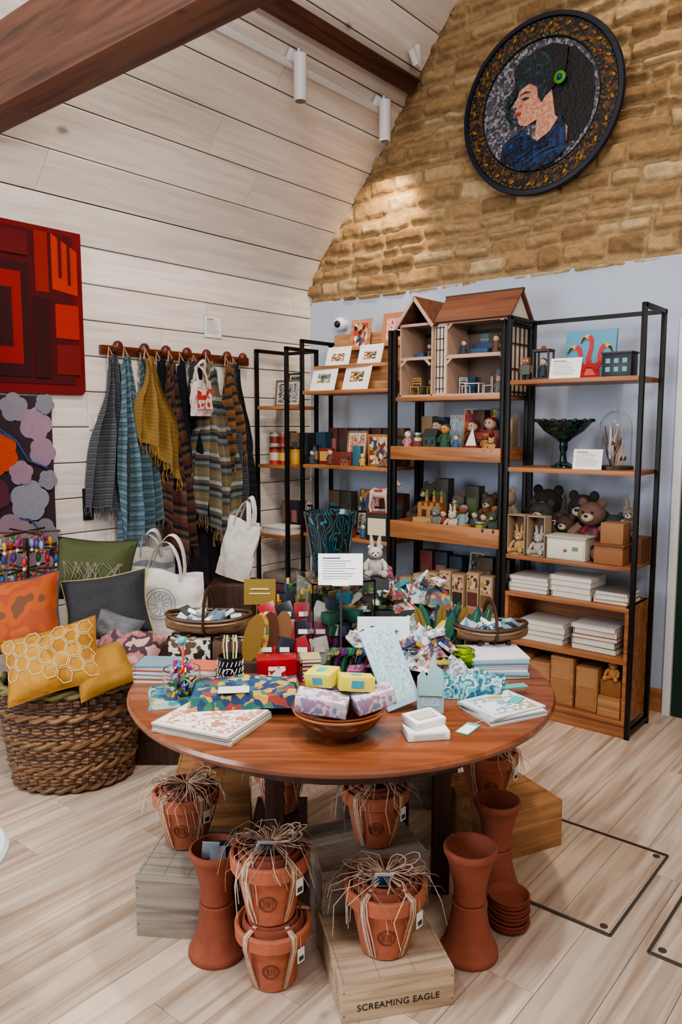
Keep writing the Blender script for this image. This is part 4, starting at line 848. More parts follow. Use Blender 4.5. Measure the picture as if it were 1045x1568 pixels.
# ------------------------------------------------------------------ terracotta
h_=.175
PP=[(0,.004),(.055,.0),(.062,.004),(.087,h_*.76),(.097,h_*.765),(.1025,h_*.79),(.104,h_*.97),(.100,h_),(.094,h_),(.088,h_*.95),(.085,h_*.78),(.058,.012),(0,.012)]
def pot(pa,pb,z,s=1,raf=True,seed=0,label=True,nest=True,card_=False,full=True):
    b=B('terracotta_pot'); b.M=X(sc=s); h=.175
    b.lathe(PP,TERRA,seg=40)
    if nest:
        for k in (1,2): b.lathe([(.098-.013*k,h*.9),(.094-.013*k,h+.004+.006*k),(.088-.013*k,h+.004+.006*k),(.08-.013*k,h*.7),(.05,h*.5),(0,h*.5)],TERRAM,seg=32)
    rs=random.Random(seed+100)
    def srf(dx,z_):
        r=.0625+(.087-.0625)*(z_-.004)/(h*.76-.004)+.0008; an=dx/r; return (r*math.sin(an),-r*math.cos(an),z_)
    for rr_ in(.023,.019): b.tube([srf(rr_*math.cos(k*pi/12),.072+rr_*math.sin(k*pi/12)) for k in range(24)],.0008,TERRAD,4,closed=True)
    for k in range(5): b.tube([srf(-.012+k*.006,.06),srf(-.012+k*.006+rs.uniform(-.003,.003),.072),srf(-.012+k*.006,.084)],.0008,TERRAD,4)
    if raf:
        for g in range(5):
            an=[-2.25,-.95,.35,.95,2.3][g]+rs.uniform(-.08,.08)
            for q in range(6):
                aa=an+q*.03; c,s2=math.cos(aa),math.sin(aa); bow=rs.uniform(-.09,.09)
                P=[(.0,0,h+.016),(.06*c,.06*s2,h+.014),(.106*c,.106*s2,h-.001),(.1065*math.cos(aa+bow*.3),.1065*math.sin(aa+bow*.3),h*.78),(.084*math.cos(aa+bow),.084*math.sin(aa+bow),h*.35),(.064*math.cos(aa+bow),.064*math.sin(aa+bow),.008)]
                b.tube(P,.0018,RAF if q%4 else RAF2,4,.4)
        if full:
            for lp in range(12):
                aa=rs.choice([.3,3.4])+rs.uniform(-.5,.5); L=rs.uniform(.06,.11); wd=rs.uniform(.012,.03); c,s2=math.cos(aa),math.sin(aa)
                P=[]
                for k in range(9):
                    t=k/8; rr2=L*math.sin(pi*t)**.8; off=wd*math.sin(2*pi*t); P.append((rr2*c-off*s2,rr2*s2+off*c,h+.02+.022*math.sin(pi*t)))
                b.tube(P,.0018,RAF if lp%3 else RAF2,4,.5)
            for g in range(54):
                aa=rs.uniform(0,2*pi); L=rs.uniform(.09,.165); c,s2=math.cos(aa),math.sin(aa); w_=rs.uniform(-.7,.7); dr=rs.uniform(-.10,.0)
                a2=aa+w_*.5; a3=aa+w_
                b.tube([(0,0,h+.018),(L*.35*c,L*.35*s2,h+.02+rs.uniform(0,.018)),(L*.68*math.cos(a2),L*.68*math.sin(a2),h+.018+rs.uniform(-.004,.012)),(L*.9*math.cos(a3),L*.9*math.sin(a3),h+.01+dr*.35),(L*.98*math.cos(a3+.1),L*.98*math.sin(a3+.1),h+dr)],[.0016,.0016,.0015,.0012,.0008],RAF if g%3 else RAF2,4,.5)
            b.ball(.010,(0,0,h+.02),RAF2,(1.3,1,.6),seg=8)
    if label:
        an=-.75; b.M=b.M@X((.105*math.cos(an),.105*math.sin(an),h-.075),(0,0,an+pi/2)); b.bb((.024,.001,.04),(0,-.004,0),WHITE); b.bb((.016,.0012,.012),(0,-.0048,.006),INK); b.tube([(0,-.004,.04),(0,-.002,.07)],.0008,RAF,4); b.M=X(sc=s)
    if card_: b.box((.05,.002,.05),(-.01,-.03,h+.02),WHITE,(.4,.2,.3)); b.box((.035,.0025,.03),(-.01,-.031,h+.02),C('#3d5f8a'),(.4,.2,.3))
    x,y=T(pa,pb) ; b.done((x,y,z),TH)
def crate(a,b_,z,w,d,h,rz,mat=PINE,txt=None,name='wooden_crate'):
    b=B(name); t=.009
    b.bb((w,t,h),(0,-d/2+t/2,0),mat,bev=.0015); b.bb((w,t,h),(0,d/2-t/2,0),mat,bev=.0015)
    b.bb((t,d-2*t-.001,h),(-w/2+t/2,0,0),mat,bev=.0015); b.bb((t,d-2*t-.001,h),(w/2-t/2,0,0),mat,bev=.0015)
    for k in range(3): b.bb(((w-2*t)/3-.001,d-2*t-.001,t),(-w/2+t+(w-2*t)/3*(k+.5),0,h-t-.001),mat)
    b.bb((w-2*t,d-2*t,t),(0,0,0),mat)
    for sx in(-1,1):
        for zz in(.2,.8): b.cyl(.0018,.001,(sx*(w/2-.006),-d/2-.0002,h*zz),C('#444444'),rot=(pi/2,0,0),seg=8)
    x,y=T(a,b_); o=b.done((x,y,z),TH+rz)
    if txt: textmesh(txt,.0245,C('#1e1a18',.7),X((0,-d/2-.0006,h*.28),(pi/2,0,0)),o)
    return o
def rot2(l,d,an,u,v): return (l+u*math.cos(an)-v*math.sin(an), d+u*math.sin(an)+v*math.cos(an))
an=math.radians(13); c=rot2(.147,1.815,an,0,.235); crate(c[0],c[1]-2.229,0,.30,.47,.105,an,txt='SCREAMING EAGLE')
an2=math.radians(18); c=rot2(.103,2.105,an2,0,.13); crate(c[0],c[1]-2.229,.106,.33,.26,.135,an2,PINEG)
P_=lambda l,d:(l,d-2.229)
pot(*P_(.118,1.935),.1055,1.06,seed=1,card_=True)
pot(*P_(.103,2.23),.242,1.0,seed=2)
pot(*P_(-.185,1.95),0,1.0,seed=3,full=False); pot(-.19,-.285,.193,1.04,seed=4,card_=True)
crate(-.47,.03,0,.24,.30,.19,-.1,PINEG); pot(*P_(-.49,2.31),.191,1.0,seed=5)
def longtom(a,b_,s=1,cards=False):
    b=B('long_tom_pot'); h=.165
    pr=[(0,.003),(.044,0),(.047,.004),(.046,.03),(.052,.07),(.062,.11),(.072,.14),(.074,.142),(.077,.146),(.078,.16),(.075,h),(.07,h),(.066,.14),(.046,.07),(.04,.012),(0,.012)]
    b.M=X(sc=s)
    b.lathe([(r*1.1,h-z) for r,z in pr],TERRAM,seg=40)
    b.lathe([(r,z+h+.0005) for r,z in pr],TERRAM,seg=40)
    for rr_ in(.016,.013):
        b.tube([((.0655)*math.sin(rr_*math.cos(k*pi/10)/.0655),-(.066+(.05-(.055+rr_*math.sin(k*pi/10)))*.25)*math.cos(rr_*math.cos(k*pi/10)/.0655)-.0005,.055+rr_*math.sin(k*pi/10)) for k in range(20)],.0008,TERRAD,4,closed=True)
    if cards: b.box((.05,.003,.06),(-.015,0,h*2-.01),C('#bfc6cc'),(.25,.1,.1)); b.box((.045,.003,.06),(.025,.015,h*2-.015),C('#2b3238'),(.2,-.2,-.3)); b.box((.045,.003,.05),(.01,-.02,h*2-.015),C('#99a8b4'),(-.2,0,.3))
    b.done(T(a,b_)+(0,),TH)
longtom(*P_(-.355,2.055),s=.96,cards=True); longtom(*P_(.365,2.05),s=.98); longtom(*P_(.50,2.34),s=.95)
b=B('terracotta_saucers')
for k in range(8): b.lathe([(0,.0),(.045,0),(.06,.018),(.062,.024),(.057,.024),(.043,.006),(0,.006)],C('#86452f',.85,bump=.3,bs=40,var=.12),X((R.uniform(-.002,.002),R.uniform(-.002,.002),k*.0118),(0,0,0)),32)
b.done(T(*P_(.505,2.165))+(0,),TH)
crate(.58,.47,0,.30,.34,.175,.45,PINEV); pot(*P_(.52,2.62),.176,1.05,seed=6)
crate(.34,.74,0,.24,.2,.32,-.05,PINEG); pot(.33,.74,.321,.85,seed=8,label=False)
crate(.10,.40,0,.20,.2,.30,.2,PINEG) 
crate(-.46,.45,0,.26,.26,.29,.1,PINEV); pot(-.46,.44,.291,.95,seed=9)
crate(-.20,.19,0,.17,.17,.24,.0,DARKW); pot(-.20,.19,.241,.85,seed=10,label=False)
# ------------------------------------------------------------------ goods on the table
Z=TZ+.0005
def TT(b,u_,v_,z=Z,rz=0): return b.done(T(u_,v_)+(z,),TH+rz)
def cloth(b,w,d,t,mat,M=None,seed=0,wav=.004):
    def top(u,v): 
        e=min(u,1-u,v,1-v); k=min(1,e/.04); return ((u-.5)*w*(1+.04*math.sin(v*7+seed)),(v-.5)*d*(1+.05*math.sin(u*6+seed)),t*k**.5+wav*(1+tn((u*3+seed,v*3,seed))+.5*tn((u*8+seed,v*8,seed)))*k)
    b.grid(top,26,26,mat,M); b.grid(lambda u,v:((u-.5)*w,(v-.5)*d,.0003),2,2,mat,M)
TROP=art('tropical_print',['#16304f','#a0803a','#1c5450','#7e3228','#1a3862','#30634a','#a8843c','#20506e','#16304f'],50,'voronoi',rough=.8)
BLUC=art('kingfisher_cloth',['#24586a','#327a8a','#938040','#1f446a','#3c8080','#929c94'],42,'voronoi',rough=.8)
b=B('magazine_stack'); stack(b,0,0,0,.23,.2,[(.006,'#b8b0a4'),(.006,'#c6c0b8'),(.005,'#a4988c'),(.005,'#cbc5be')],.06); b.bb((.2,.17,.0012),(0,0,.0236),art('pink_sketch',['#d8d2cc','#d8d2cc','#b88272','#d8d2cc','#a87262'],24,'noise')); TT(b,-.325,-.36,rz=-.45)
b=B('folded_tea_towel'); cloth(b,.20,.15,.012,BLUC,seed=1); TT(b,-.43,-.165,rz=.25)
b=B('tropical_scarf'); cloth(b,.29,.18,.02,TROP,seed=2,wav=.012); b.bb((.08,.05,.001),(-.03,-.06,.042),C('#c8c4bc')); TT(b,-.255,-.235,Z+.026,rz=.1)
b=B('greeting_card_boxes')
for i in range(8): book(b,.13,.1,.006,(-.04,.0,i*.0063),['#c8cacb','#98452f','#b9c2c6','#6a7f8a'][i%4],R.uniform(-.06,.06))
for i in range(6): book(b,.10,.09,.006,(.085,.02,i*.0063),['#a6b2b9','#d3d0c8','#b0604a'][i%3],R.uniform(-.06,.06))
TT(b,-.50,.0,rz=-.1)
b=B('patterned_gift_boxes'); BWp=art('black_white_print',['#b9b2a4','#1a1a18','#b9b2a4','#4b3a28'],70,'voronoi')
b.bb((.13,.13,.075),(-.065,0,0),BWp,bev=.003); b.bb((.13,.13,.07),(.072,0,0),C('#4a3528'),bev=.003); b.bb((.12,.12,.004),(.072,0,.07),BWp); TT(b,-.42,.20,rz=.1)
def trug(a,b_,z,w,d,h,rz,contents,seed):
    b=B('wooden_trug'); m=wood('trug_willow','#8a6a4c','#5e432d',0,8,.5); dk=C('#3a2519',.5)
    n=9
    for i in range(n):
        def fn(u,v,i=i):
            s=(i+v*1.08)/n*pi; x=(2*u-1); k=math.sqrt(max(0,1-x**2*.82)); return (x*w/2,-math.cos(s)*d/2*k,h-math.sin(s)*h*(1-.28*x*x)-(.0008*(i%2)))
        b.grid(fn,16,3,m)
        b.grid(lambda u,v,fn=fn:(fn(u,v)[0]*.97,fn(u,v)[1]*.97,fn(u,v)[2]+.003),16,3,m)
    pts=[(w/2*1.02*math.cos(k*pi/20),d/2*math.sin(k*pi/20),h+.004*math.cos(k*pi/10)+.004) for k in range(40)]
    b.tube(pts,.006,dk,6,closed=True); b.tube([(p[0],p[1],p[2]-.012) for p in pts],.004,m,6,closed=True)
    b.tube([(0.0,-d/2*1.03*math.cos(k*pi/16),h*.5+(math.sin(k*pi/16))**.8*h*2.0) for k in range(17)],.0115,dk,8,.35)
    b.tube([(0,-d/2*math.cos(k*pi/8)*1.03,h-math.sin(k*pi/8)*h*1.04) for k in range(9)],.009,dk,6,.3)
    for sx in(-1,1): b.bb((.012,d*.7,.012),(sx*w*.2,0,-.0),dk)
    rs=random.Random(seed)
    for i in range(22): b.box((.05,.035,.014),(rs.uniform(-w*.36,w*.36),rs.uniform(-d*.25,d*.25),h*.7+rs.uniform(0,.025)),C(rs.choice(contents),.6),(rs.uniform(-.6,.6),rs.uniform(-.6,.6),rs.uniform(0,3)),.003)
    TT(b,a,b_,z,rz)
trug(-.43,.22,Z+.076,.27,.17,.058,-.05,['#c8c6c0','#2a2c30','#a4a8ac','#d0ceca','#5a6a7a'],3)
b=B('folded_linen_stack')
for i in range(7): b.M=X((R.uniform(-.004,.004),R.uniform(-.004,.004),i*.009),(0,0,R.uniform(-.04,.04))); b.bb((.2,.15,.0088),(0,0,0),C(['#c4c6c6','#6f94a2','#bfc3c6','#a9b4b8'][i%4],.85),bev=.003)
b.M=Matrix(); TT(b,.455,.06,rz=.05)
trug(.475,.17,Z+.064,.23,.15,.052,.1,['#c8c6c0','#8092a0','#d0ceca','#4f7a8a'],5)
b=B('kingfisher_tea_towel'); cloth(b,.21,.18,.02,art('teal_feather',['#357f8c','#669fa2','#265e74','#a0aea8','#3f8a92','#1f4c66','#265e74'],26,'noise',rough=.8,stretch=(1,.4,1)),seed=4,wav=.014); TT(b,.365,-.10,rz=-.25)
b=B('linen_napkins'); stack(b,0,0,0,.18,.15,[(.005,'#c6cbcc'),(.005,'#afc0c2'),(.005,'#cccecc'),(.005,'#c2c8ca')],.1); b.bb((.14,.11,.001),(0,0,.0212),art('bird_sketch',['#ccd0d0','#ccd0d0','#7a9ca4','#ccd0d0','#a08f70'],20,'noise')); b.box((.09,.03,.002),(.1,.09,.025),C('#4a9e99'),(0,0,-.2)); b.box((.05,.028,.002),(.045,.0,.024),C('#4fa29c'),(0,0,.5)); TT(b,.425,-.27,rz=.45)
b=B('price_tag'); b.box((.035,.075,.0015),(0,0,.0012),C('#4fa29c'),(0,0,0)); b.box((.03,.055,.0008),(0,-.006,.0022),WHITE); b.tube([(0,.035,.002),(.01,.06,.004),(.03,.07,.002)],.0008,RAF,4); TT(b,.315,-.39,rz=-.6)
b=B('wooden_bowl'); BW=wood('bowl_wood','#6d3a20','#402010',0,5,.15,bump=.05)
b.lathe([(0,0),(.045,0),(.048,.008),(.05,.012),(.09,.038),(.112,.07),(.115,.082),(.111,.084),(.104,.076),(.08,.047),(.04,.026),(0,.02)],BW,seg=56); b.lathe([(.1125,.071),(.1145,.076),(.1125,.079)],C('#b97a4a',.3),seg=56); TT(b,-.005,-.435)
LAV=art('lavender_print',['#aea3ae','#c2bac0','#787c94','#bbb0b8','#947086'],90,'voronoi'); YEL=C('#c2b43a',.5)
def giftbox(name,sz,l,d,z,rot,m,band=None):
    b=B(name); b.box(sz,(0,0,0),m,bev=.003)
    if band: b.box((sz[0]*.55,sz[1]*1.004,sz[2]*1.02),(0,0,0),band,bev=.003); b.box((sz[0]*.35,.001,sz[2]*.5),(0,-sz[1]/2-.0008,0),C('#2f7f8f')); b.box((sz[0]*.3,sz[1]*.4,.001),(0,0,sz[2]/2+.0009),C('#3a8f9a'))
    x,y=T(l,d); o=b.done((x,y,z),rot=Euler((rot[0],rot[1],TH+rot[2])))
giftbox('soap_box',(.125,.06,.04),-.045,-.46,Z+.094,(.1,.12,-.12),LAV); giftbox('soap_box',(.10,.06,.04),.075,-.44,Z+.097,(0,-.2,.35),LAV)
giftbox('soap_box',(.09,.06,.036),.0,-.38,Z+.092,(0,0,.6),LAV)
giftbox('yellow_soap_box',(.085,.055,.035),.035,-.43,Z+.134,(-.1,.1,.15),YEL,C('#beb24a',.5)); giftbox('yellow_soap_box',(.075,.055,.034),-.045,-.40,Z+.138,(.15,-.1,-.5),YEL,C('#bab65a',.5))
b=B('white_gift_packs'); b.box((.105,.07,.022),(0,0,.011),C('#d9d7d2',.5),bev=.004); b.box((.09,.065,.02),(.0,.02,.034),C('#dedcd8',.5),(.1,0,.4),.004); b.box((.06,.035,.001),(.0,.018,.0455),C('#b2afaa'),(.1,0,.4)); b.box((.075,.001,.012),(0,-.0355,.011),C('#b6b2ac')); TT(b,.205,-.43,rz=.15)
b=B('blue_notebook'); ND=art('tree_sketch',['#abc6d0','#abc6d0','#84a8b6','#bed3da','#7a9aa0'],9,'noise','UV')
b.box((.088,.014,.215),(0,0,.1075),WHITE,bev=.002); b.box((.092,.003,.219),(0,-.0085,.1075),C('#9cbccb'),bev=.001); b.panel(.075,.19,ND,X((0,-.0105,.013))); b.box((.092,.003,.219),(0,.0085,.1075),C('#9cbccb'),bev=.001)
x,y=T(.165,-.27); b.done((x,y,Z+.018),rot=(Matrix.Rotation(TH+.1,3,'Z')@Matrix.Rotation(-.3,3,'X')@Matrix.Rotation(-.33,3,'Y')).to_euler())
b=B('stand_up_card'); b.box((.07,.035,.09),(0,0,.045),C('#9ab7be'),bev=.003); b.poly([(-.03,.05),(-.035,.1),(-.02,.12),(-.01,.1),(0,.15),(.01,.17),(.015,.13),(.03,.12),(.033,.08),(.03,.05)],C('#90b6bc'),X((0,-.02,.0)),.004); b.panel(.05,.06,ND,X((0,-.0185,.02))); TT(b,.235,-.27,rz=-.1)
b=B('lime_glass_jar'); b.lathe([(0,0),(.04,0),(.05,.012),(.052,.04),(.048,.055),(.05,.06),(.044,.075),(.046,.08),(.03,.085),(.026,.083),(.04,.07),(.046,.04),(.04,.01),(0,.006)],glass('lime_glass','#b6d02a',.05,1.3),seg=36)
for k in range(3): b.lathe([(.051,.015+k*.016),(.0545,.02+k*.016),(.051,.025+k*.016)],glass('lime_glass'),seg=36)
b.lathe([(0,.006),(.038,.012),(.042,.04),(0,.05)],C('#a3bf2a',.4),seg=24); TT(b,.355,.02)
b=B('leaf_bookmarks'); rs=random.Random(6)
b.cyl(.03,.05,(0,0,0),C('#2b3034'))
for i in range(14):
    c=rs.choice(['#143f48','#1b4b3a','#10303f','#1f5a4c','#6c5a2a','#18343e']); x=-.08+i*.012; M=X((x,rs.uniform(-.03,.03),.03+rs.uniform(0,.03)),(rs.uniform(-.25,.1),rs.uniform(-.3,.3),rs.uniform(-.4,.4)))
    b.poly([(-.004,0),(.004,0),(.016,.07),(.012,.11),(0,.135),(-.014,.105),(-.015,.06)],C(c,.35),M,.004); b.tube([M@Vector((0,-.005,.01)),M@Vector((0,-.005,.12))],.0012,C('#c9a64a',.3,1),4)
TT(b,.36,.17,Z)
b=B('jar_of_ribbons'); rs=random.Random(8)
b.lathe([(0,0),(.045,0),(.05,.004),(.05,.09),(.047,.09),(.047,.006),(0,.006)],glass('clear_glass'),seg=32)
for i in range(80):
    a=rs.uniform(0,6.28); r_=rs.uniform(0,.034); b.box((.022,.014,.004),(r_*math.cos(a),r_*math.sin(a),rs.uniform(.012,.1)),C(rs.choice(['#b8291f','#2c4a98','#c8ccd0','#3c7a52','#b03a8a','#6aa3b9','#a9acb4','#d2b23a']),.2,.5),(rs.uniform(0,3),rs.uniform(0,3),rs.uniform(0,3)),.001)
b.tube([(0,0,.08),(.005,0,.13),(0,.01,.16)],.004,C('#c9452f'),6); b.ball(.012,(0,.01,.165),C('#3a9aa0'),seg=10); TT(b,-.435,-.19)
b=B('patterned_mug'); b.lathe([(0,0),(.034,0),(.036,.004),(.036,.09),(.033,.09),(.033,.01),(0,.01)],C('#16181c',.3),seg=32)
b.tube([(.016*math.cos(k*pi/8),-.038,.045+.016*math.sin(k*pi/8)) for k in range(16)],.0012,WHITE,4,closed=True)
for i in range(18):
    a=i*2*pi/18
    for z0 in (.006,.026,.046,.066): b.tube([(.0368*math.cos(a),.0368*math.sin(a),z0),(.0368*math.cos(a+.15),.0368*math.sin(a+.15),z0+.014)],.0012,WHITE,4)
for i in range(5): b.tube([(-.01+i*.005,0,.02),(-.02+i*.01,.0,.12),(-.015+i*.008,0,.15)],.0025,C(['#c9a64a','#d8d8d8','#2a2a2a'][i%3]),5)
TT(b,-.32,-.07)
b=B('red_acrylic_box'); RA=C('#8a121c',.12); b.bb((.115,.07,.075),(0,0,0),RA,bev=.003); b.bb((.05,.002,.04),(0,-.036,.015),art('red_box_label',['#c9bfb8','#222222','#8a121c'],60,'voronoi')); b.bb((.01,.072,.07),(.062,0,0),C('#5a0a10',.2)); 
for i in range(6): book(b,.06,.07,.011,(.1,.02,i*.0113),['#8c1a28','#6a1a5a','#1f5a3a','#a23a2a','#222230','#a99870'][i%6])
TT(b,-.19,-.03,rz=.12)
b=B('boxed_tins'); rs=random.Random(12)
for i in range(12):
    c=['#8c141a','#14121a','#7c141e','#a9a298','#1d4a34','#981a1e','#1a1220','#5e1436'][i%8]; b.box((.055,.03,.085),(-.09+(i%4)*.055,.045*(i//4),.05+.045*(i//4)),C(c,.3),(-.25,rs.uniform(-.4,.4),rs.uniform(-.3,.3)),.003)
    b.box((.03,.002,.015),(-.09+(i%4)*.055,.045*(i//4)-.022,.06+.045*(i//4)),C('#b9b2a8'),(-.25,0,0))
b.bb((.24,.14,.012),(-.01,.04,0),BLACK); TT(b,-.14,.11)
b=B('wooden_fan_display'); 
b.bb((.12,.07,.03),(0,0,0),C('#3a2519'))
for i,(x,rl) in enumerate(((-.045,.25),(-.02,.15),(.015,.1),(.045,.2))):
    M=X((x,.01*i,.025),(-.1,rl,.1*i)); b.poly([(.03*math.sin(k*pi/12),.075-.075*math.cos(k*pi/12)) for k in range(24)],[C('#6f5424',.4),art('fan_floral',['#a2822a','#4f5f2e','#984a3a','#b2a270'],60,'voronoi'),C('#4b2a18',.4),C('#6d4c2c')][i],M,.008)
TT(b,-.245,.08)
b=B('gold_sign'); b.box((.105,.003,.085),(0,0,.2),C('#756028',.4),(-.1,0,0)); b.cyl(.004,.16,(0,.003,0),C('#2a2420')); b.bb((.07,.05,.006),(0,0,0),C('#2a2420')); b.box((.06,.001,.004),(0,-.003,.21),C('#e0d0a0'),(-.1,0,0)); b.box((.07,.001,.003),(0,-.003,.195),C('#e0d0a0'),(-.1,0,0)); TT(b,-.27,.28)
b=B('acrylic_display_case'); AC=glass('acrylic',(.95,.97,.97),.02,1.12); w=.2; h=.265
for sx in(-1,1): b.bb((.004,w,h),(sx*w/2,0,0),AC); b.bb((w-.004,.004,h),(0,sx*w/2,0),AC)
b.bb((w+.004,w+.004,.005),(0,0,h),AC)
TT(b,-.02,.20,rz=.3)
b=B('jewellery_boxes'); rs=random.Random(31)
for i in range(26): b.box((.05,.03,.035),(rs.uniform(-.055,.055),rs.uniform(-.055,.055),.02+(i//6)*.042),C(rs.choice(['#1b4f3a','#80202a','#99762a','#1d2c44','#a9a298','#5a2a5a','#2a6a7a'])),(rs.uniform(-.3,.3),0,rs.uniform(0,3)),.003)
TT(b,-.02,.20,rz=.3)
b=B('kingfisher_vase'); VM=art('vase_pattern',['#080d10','#0a1216','#14424e','#236c7a','#0c1a20','#0a1014'],11,'wave',rough=.15,stretch=(1.3,1.3,.8))
b.lathe([(0,0),(.048,0),(.052,.005),(.056,.03),(.066,.1),(.076,.16),(.083,.195),(.0845,.205),(.081,.206),(.073,.16),(.062,.1),(.05,.02),(0,.015)],VM,seg=48); TT(b,-.035,.20,Z+.271)
b=B('vase_notice'); notice(b,.135,.095,0,0,0,lean=-.12); b.bb((.05,.05,.003),(0,.01,0),C('#d8d8d8')); TT(b,-.002,.055,Z+.27)
b=B('notice_stand'); b.bb((.10,.05,.004),(0,0,0),C('#3a3a3a',.3)); b.cyl(.003,.265,(0,0,.004),C('#3a3a3a',.3),seg=8); TT(b,.0,.065)
# pile of gift goods
b=B('assorted_fabric_gifts'); rs=random.Random(44)
PM=[art('gift_print_%d'%i,p,s,k,rough=.75) for i,(p,s,k) in enumerate([(['#c0beb9','#c0beb9','#a97f84','#c0beb9','#6c7a68','#98403c'],110,'voronoi'),(['#aab0b4','#4a7590','#aab0b4','#7f9ca8'],70,'voronoi'),(['#16241e','#2b5532','#14201c','#8a7038'],80,'voronoi'),(['#47284a','#854560','#263154','#8f6838'],80,'voronoi'),(['#b4bab8','#b4bab8','#5e8490','#a88484'],110,'voronoi'),(['#2a4564','#8a7038','#762d34','#2d625a'],80,'voronoi')])]
b.bb((.22,.40,.04),(.2,.24,0),C('#3a2a20'),bev=.004); b.bb((.20,.2,.1),(.2,.36,.04),C('#2a2a28'),bev=.004)
for i in range(64):
    back=i<28; x=rs.uniform(.06,.33); y=rs.uniform(.28,.46) if back else rs.uniform(-.06,.26); z=rs.uniform(.13,.20) if back else rs.uniform(.035,.10)
    b.fabric(x,y,z,rs.uniform(.06,.12),rs.uniform(.05,.09),rs.uniform(.02,.05),rs.choice(PM+[PM[0],PM[4],PM[1]]),i*1.37,rs.uniform(0,3))
for i in range(74):
    back=i<30; x=rs.uniform(.04,.33); y=rs.uniform(.25,.46) if back else rs.uniform(-.08,.24); z=rs.uniform(.16,.25) if back else rs.uniform(.04,.13)
    b.box((rs.uniform(.03,.07),rs.uniform(.02,.045),rs.uniform(.006,.018)),(x,y,z),rs.choice(PM+[PM[0],PM[4],C('#b9b6b0'),C('#276c7a'),C('#a08a28')]),(rs.uniform(-.9,.9),rs.uniform(-.7,.7),rs.uniform(0,3)),.004)
b.done(T(0,0)+(Z,),TH)
b=B('patterned_pouches'); rs=random.Random(47)
b.bb((.3,.12,.08),(-.02,.42,0),C('#2a2420'),bev=.004)
for i in range(18): b.box((rs.uniform(.05,.08),.014,rs.uniform(.08,.13)),(-.16+i*.017,.40+.03*(i%3),.13+.02*(i%3)),rs.choice([PM[2],PM[3],PM[5],C('#1a1a22'),C('#6a4a2a')]),(rs.uniform(-.3,.2),rs.uniform(-.3,.3),rs.uniform(-.4,.4)),.004)
b.done(T(0,0)+(Z,),TH)
b=B('coloured_socks'); 
for i in range(8):
    c=['#124a24','#4c2050','#1a5a40','#746c2a','#1d3f6a','#6a2038','#2a6a34','#1b1b45'][i]; x=-.08+i*.022; b.tube([(x,0,.02),(x+.005,.0,.06),(x+.012,-.01,.09),(x+.03,-.035,.1)],[.014,.017,.018,.011],PM[2] if i%3==0 else C(c,.4),8,.6)
b.bb((.2,.06,.03),(0,.01,0),BLACK); TT(b,.04,-.03)
b=B('rabbit_ornament'); bunny(b,0,0,0,.14,'#a9a49c'); b.done(T(.115,.33)+(Z+.244,),TH)
b=B('display_riser'); b.bb((.09,.09,.243),(0,0,0),C('#3a3a3a',.3),bev=.003); TT(b,.115,.33)
b=B('name_sign'); b.box((.16,.003,.07),(0,0,.035),C('#c9d2d6'),(-.2,0,0)); b.box((.06,.001,.008),(-.01,-.009,.04),INK,(-.2,0,0)); b.box((.11,.001,.003),(-.01,-.0065,.028),INK,(-.2,0,0)); b.bb((.14,.05,.095),(0,.025,-.095),C('#6a747a')); TT(b,.13,.08,Z+.0955)
b=B('glass_bottle_rack'); rs=random.Random(55)
for i in range(16):
    x=-.22+(i%4)*.04+rs.uniform(-.01,.01); y=.30+(i//4)*.05; hh=rs.uniform(.1,.2); b.cyl(.013,hh,(x,y,0),C(rs.choice(['#2a4a2a','#6a1a2a','#1c3a5a','#88661e','#98908a','#222222','#3a6a5a']),.3),seg=12); b.cyl(.006,.02,(x,y,hh-.001),C('#c9a64a',.4),seg=8)
b.done(T(0,0)+(Z,),TH)
# ------------------------------------------------------------------ lights
def spot(name,loc,tgt,e,col,ang=60,bl=.5,r=.04):
    l=bpy.data.lights.new(name,'SPOT'); l.energy=e; l.color=col; l.spot_size=math.radians(ang); l.spot_blend=bl; l.shadow_soft_size=r
    o=bpy.data.objects.new(name,l); bpy.context.scene.collection.objects.link(o); o.location=loc; o.rotation_euler=(Vector(tgt)-Vector(loc)).to_track_quat('-Z','Y').to_euler()
def area(name,loc,tgt,e,col,sx,sy):
    l=bpy.data.lights.new(name,'AREA'); l.energy=e; l.color=col; l.shape='RECTANGLE'; l.size=sx; l.size_y=sy
    o=bpy.data.objects.new(name,l); bpy.context.scene.collection.objects.link(o); o.location=loc; o.rotation_euler=(Vector(tgt)-Vector(loc)).to_track_quat('-Z','Y').to_euler()
WARM=(1,.77,.50)
spot('spot_stone_low',(.83,3.78,3.16),(.62,4.1,2.62),44,WARM,80,.7)
spot('spot_stone_top',(1.25,3.70,4.6),(1.25,4.12,3.95),120,WARM,60,.6)
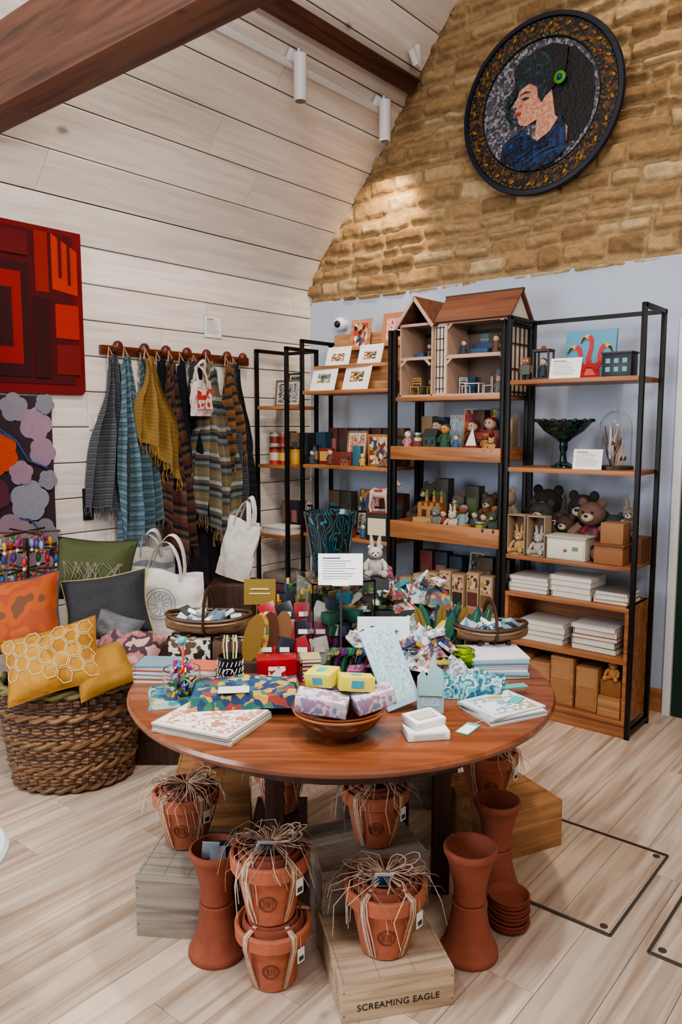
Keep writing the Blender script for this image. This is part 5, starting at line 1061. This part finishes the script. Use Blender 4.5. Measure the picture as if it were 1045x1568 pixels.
spot('spot_stone_mid',(2.9,3.2,4.6),(2.2,4.1,2.8),95,(1,.82,.62),75,.9)
spot('spot_track',(.81,3.12,3.15),(1.0,3.5,1.6),30,(1,.85,.68),80,.8)
spot('spot_table_a',(2.9,1.2,3.6),(2.2,1.75,.75),175,(1,.94,.87),46,.6,.05)
spot('spot_table_b',(1.5,.7,3.3),(2.2,1.7,.75),110,(1,.94,.87),48,.6,.05)
spot('spot_shelf_a',(2.6,2.2,3.8),(1.9,3.7,1.3),68,(1,.87,.73),52,.7,.05)
spot('spot_shelf_b',(1.6,2.0,3.6),(.9,3.7,1.5),52,(1,.87,.73),52,.7,.05)
spot('spot_coats',(2.0,1.6,3.6),(.1,2.4,1.4),110,(1,.94,.87),70,.8,.05)
spot('spot_floor',(3.6,1.5,3.6),(3.2,2.2,0),110,(1,.88,.76),75,.9,.08)
spot('spot_floor_left',(2.6,-.4,3.4),(1.9,1.0,0),115,(.95,.96,1),70,.9,.08)
area('fill_ceiling',(3.9,.6,2.6),(.6,2.4,3.6),72,(1,.93,.88),.7,.7)  # added fill aimed at the boards to brighten the ceiling, no fitting there
area('fill_overhead',(3.4,0.0,4.4),(2.0,2.0,.8),72,(.95,.97,1),1.4,1.4)  # added soft overhead fill under the ridge, no roof opening behind it
area('window_daylight',(.8,-1.9,1.9),(1.8,2.2,.2),95,(.85,.92,1),1.6,1.5)
w=bpy.data.worlds.new('World'); bpy.context.scene.world=w; w.use_nodes=True; bg=w.node_tree.nodes['Background']; bg.inputs[0].default_value=(.80,.86,1,1); bg.inputs[1].default_value=.42
try: bpy.context.scene.view_settings.look='AgX - Medium High Contrast'
except Exception as e: print(e)
# ------------------------------------------------------------------ camera
cam=bpy.data.cameras.new('camera'); co=bpy.data.objects.new('camera',cam); bpy.context.scene.collection.objects.link(co)
cam.sensor_fit='VERTICAL'; cam.sensor_height=36; cam.sensor_width=24; cam.lens=27.1; cam.clip_start=.05
co.location=(3.655,0,1.5); co.rotation_euler=(math.radians(90-6.44),0,TH); bpy.context.scene.camera=co
